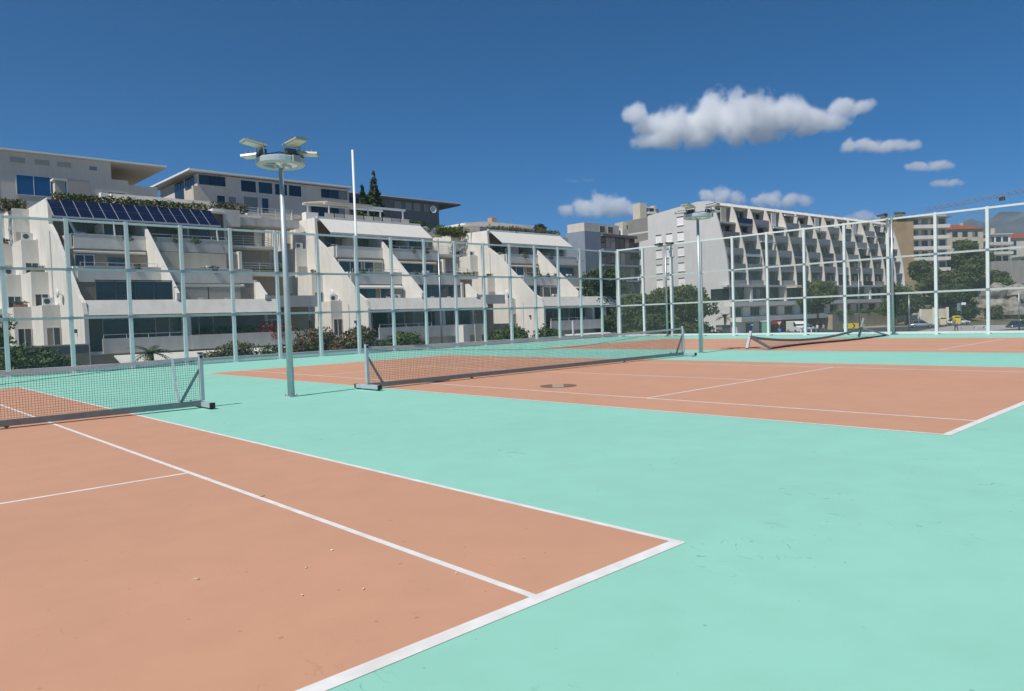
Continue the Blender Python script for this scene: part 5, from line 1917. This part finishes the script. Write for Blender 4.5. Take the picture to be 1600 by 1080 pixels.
for i in range(int(zj / 1.8) + 3):
    z = i * 1.8
    for sx, sy in ((-.8, -.8), (.8, -.8), (.8, .8), (-.8, .8)):
        ms.bar((sx, sy, z), (sx, sy, z + 1.8), .16, .16)
    ms.bar((-.8, -.8, z), (.8, -.8, z + 1.8), .08, .08)
    ms.bar((-.8, .8, z), (-.8, -.8, z + 1.8), .08, .08)
    ms.bar((.8, .8, z), (.8, -.8, z + 1.8), .08, .08)
ms.build('mast', 'crane_paint', t)
MB().bar(A, A - d_ * 14, 1.0, .8).build('counter_jib', 'crane_paint', t)
tp = A - d_ * 12
MB().box(tp.x - 1.5, tp.x + 1.5, tp.y - 1.5, tp.y + 1.5, tp.z - 2.5, tp.z).build('counterweight', 'concrete', t)
c = A + (B_ - A) * .66
MB().box(c.x - .6, c.x + .6, c.y - .6, c.y + .6, c.z - 1.0, c.z - .1).build('trolley', 'dark_frame', t)
MB().box(-1.0, 1.0, -2.0, -.9, zj - 2.6, zj - .4).build('cab', 'white_metal', t)

# ------------------------------------------------------------------ clouds: closed lumpy volumes of even density, far away
Q = (1145.527, m_cam.to_3x3(), m_cam.translation.copy())


def cloud_material(puffs, zbase, size, rho):
    """soft volume: nearest-puff falloff broken up by noise, cut flat towards the base"""
    cm = bpy.data.materials.new('cloud')
    cm.use_nodes = True
    nt = cm.node_tree
    for n_ in list(nt.nodes):
        nt.nodes.remove(n_)
    N, L = nt.nodes.new, nt.links.new
    out = N('ShaderNodeOutputMaterial')
    pv = N('ShaderNodeVolumePrincipled')
    pv.inputs['Color'].default_value = (1, 1, 1, 1)
    pv.inputs['Anisotropy'].default_value = 0.1
    tc = N('ShaderNodeTexCoord')

    def math_(op, a_, b_=None):
        n_ = N('ShaderNodeMath')
        n_.operation = op
        for i, v_ in enumerate((a_, b_)):
            if v_ is None:
                continue
            if isinstance(v_, (int, float)):
                n_.inputs[i].default_value = v_
            else:
                L(v_, n_.inputs[i])
        return n_.outputs[0]
    fld = None
    for (c, rad, sq) in puffs:
        sb = N('ShaderNodeVectorMath')
        sb.operation = 'SUBTRACT'
        L(tc.outputs['Object'], sb.inputs[0])
        sb.inputs[1].default_value = c
        sc_ = N('ShaderNodeVectorMath')
        sc_.operation = 'MULTIPLY'
        L(sb.outputs[0], sc_.inputs[0])
        sc_.inputs[1].default_value = (1 / rad, 1 / rad, 1 / (rad * sq))
        ln = N('ShaderNodeVectorMath')
        ln.operation = 'LENGTH'
        L(sc_.outputs[0], ln.inputs[0])
        e = math_('SUBTRACT', 1.0, ln.outputs['Value'])
        if fld is None:
            fld = e
        else:
            n_ = N('ShaderNodeMath')
            n_.operation = 'SMOOTH_MAX'
            L(fld, n_.inputs[0])
            L(e, n_.inputs[1])
            n_.inputs[2].default_value = 0.15
            fld = n_.outputs[0]
    nz = N('ShaderNodeTexNoise')
    nz.inputs['Scale'].default_value = 1.0 / size
    nz.inputs['Detail'].default_value = 6
    nz.inputs['Roughness'].default_value = 0.6
    L(tc.outputs['Object'], nz.inputs['Vector'])
    f2 = math_('ADD', fld, math_('MULTIPLY', math_('SUBTRACT', nz.outputs['Fac'], 0.5), 2.5))
    mr = N('ShaderNodeMapRange')
    mr.interpolation_type = 'SMOOTHSTEP'
    mr.inputs['From Min'].default_value = 0.02
    mr.inputs['From Max'].default_value = 0.62
    mr.inputs['To Max'].default_value = rho
    L(f2, mr.inputs['Value'])
    sp_ = N('ShaderNodeSeparateXYZ')
    L(tc.outputs['Object'], sp_.inputs[0])
    bs = N('ShaderNodeMapRange')
    bs.interpolation_type = 'SMOOTHSTEP'
    bs.inputs['From Min'].default_value = zbase - size * .1
    bs.inputs['From Max'].default_value = zbase + size * .35
    L(sp_.outputs['Z'], bs.inputs['Value'])
    L(math_('MULTIPLY', mr.outputs[0], bs.outputs[0]), pv.inputs['Density'])
    L(pv.outputs[0], out.inputs['Volume'])
    return cm


def cloud(label, center, right, puffs, rho=0.012):
    """puffs: (along, up, radius, squash) metres relative to centre, laid along the horizontal unit vector right"""
    mb = MB()
    rr = random.Random(int(center[0]) % 1000)
    depth = Vector((0, 0, 1)).cross(right)
    ps = []
    for (a, b, rad, sq) in puffs:
        p = right * a + depth * (rr.uniform(-.4, .4) * rad) + Vector((0, 0, b))
        rad *= 1.14
        sq = min(1.0, sq * 1.1)
        ps.append((tuple(p), rad, sq))
        mb.sphere(p, rad * 1.3, rad * 1.3, rad * sq * 1.3, 14, 9)
    o = mb.build('tmp_cloud', 'white_plaster')
    md = o.modifiers.new('r', 'REMESH')
    md.mode = 'VOXEL'
    md.voxel_size = 45
    dg = bpy.context.evaluated_depsgraph_get()
    me = bpy.data.meshes.new_from_object(o.evaluated_get(dg))
    bpy.data.objects.remove(o)
    zb = min(q_[0][2] - q_[1] * q_[2] * .75 for q_ in ps)
    size = sum(q_[1] for q_ in ps) / len(ps)
    me.materials.clear()
    me.materials.append(cloud_material(ps, zb, size, rho))
    c = link('cloud', me)
    c.location = center
    tag(c, label, 'cloud', 'clouds')
    return c


def sky_spot(px, py, depth):
    fx, rot_, org = Q
    v_ = rot_ @ Vector(((px - 800) / fx, -(py - 540) / fx, -1))
    return org + v_ * depth, depth / fx


RIGHT = Vector((math.cos(yaw), -math.sin(yaw), 0))
CL_ = [
    ('largest white cloud, long and lumpy with a pale grey base', 1160, 195, [(-165, 22, 20, .7), (-140, 5, 30, .7), (-148, -20, 26, .55), (-110, -5, 38, .7), (-70, -2, 40, .75), (-35, 18, 38, .85), (0, 8, 42, .8), (40, 2, 36, .7), (75, 12, 32, .75), (105, 0, 28, .6), (140, 0, 24, .5), (160, 22, 24, .6), (190, 22, 18, .5), (40, -14, 30, .4), (100, -12, 24, .35), (-5, -30, 10, .5)]),
    ('flat grey-white cloud just right of and below the largest one', 1375, 229, [(-48, 0, 15, .75), (-28, 1, 17, .65), (-8, 0, 17, .6), (12, -1, 17, .55), (32, -1, 16, .55), (50, 0, 12, .6)]),
    ('small oval cloud, upper of the two small ones by the right edge', 1453, 261, [(-28, 0, 12, .7), (-12, 1, 13, .65), (4, 1, 13, .6), (20, 1, 13, .6), (32, 1, 9, .6)]),
    ('smallest oval cloud, lower of the two small ones by the right edge', 1480, 287, [(-18, 0, 9, .7), (-4, 1, 11, .6), (10, 0, 10, .6), (20, -1, 7, .6)]),
    ('round topped cloud low above the dark glazed building', 937, 327, [(-50, -2, 14, .8), (-25, 2, 20, .8), (0, 5, 22, .85), (30, 0, 22, .7), (52, -4, 16, .6)]),
    ('cloud half hidden behind the roof end of the finned block', 1122, 308, [(-18, 2, 14, .9), (5, 2, 16, .9), (28, -6, 14, .8)]),
    ('lumpy cloud just above the middle of the finned block roof', 1220, 314, [(-32, 0, 14, .9), (-10, 4, 15, .9), (15, -2, 15, .8), (36, -2, 12, .8)]),
    ('faint cloud peeking over the far end of the finned block', 1352, 340, [(-25, -4, 12, .7), (0, 2, 13, .8), (18, -4, 10, .7)]),
]
for lab, px, py, pf in CL_:
    cpos, k = sky_spot(px, py, 9000)
    cloud(lab, cpos, RIGHT, [(a * k, b * k, rad * k, sq) for a, b, rad, sq in pf])
cpos, k = sky_spot(907, 283, 9000)
cloud('thin faint wisp of cloud above the round topped low cloud', cpos, RIGHT, [(a * k, 0, 9 * k, .3) for a in (-16, -6, 6, 16)], .0012)

# ------------------------------------------------------------------ haze: one closed box of even, thin air
hz = bpy.data.materials.new('haze')
hz.use_nodes = True
nt = hz.node_tree
for n_ in list(nt.nodes):
    nt.nodes.remove(n_)
out = nt.nodes.new('ShaderNodeOutputMaterial')
pv = nt.nodes.new('ShaderNodeVolumePrincipled')
pv.inputs['Color'].default_value = (0.45, 0.68, 1.0, 1)
pv.inputs['Density'].default_value = 0.0001
pv.inputs['Anisotropy'].default_value = 0.2
nt.links.new(pv.outputs[0], out.inputs['Volume'])
MATS['haze'] = hz
tag(MB().box(-6100, 7100, -6100, 7100, -20, 800).build('haze', 'haze'), kind='stuff')
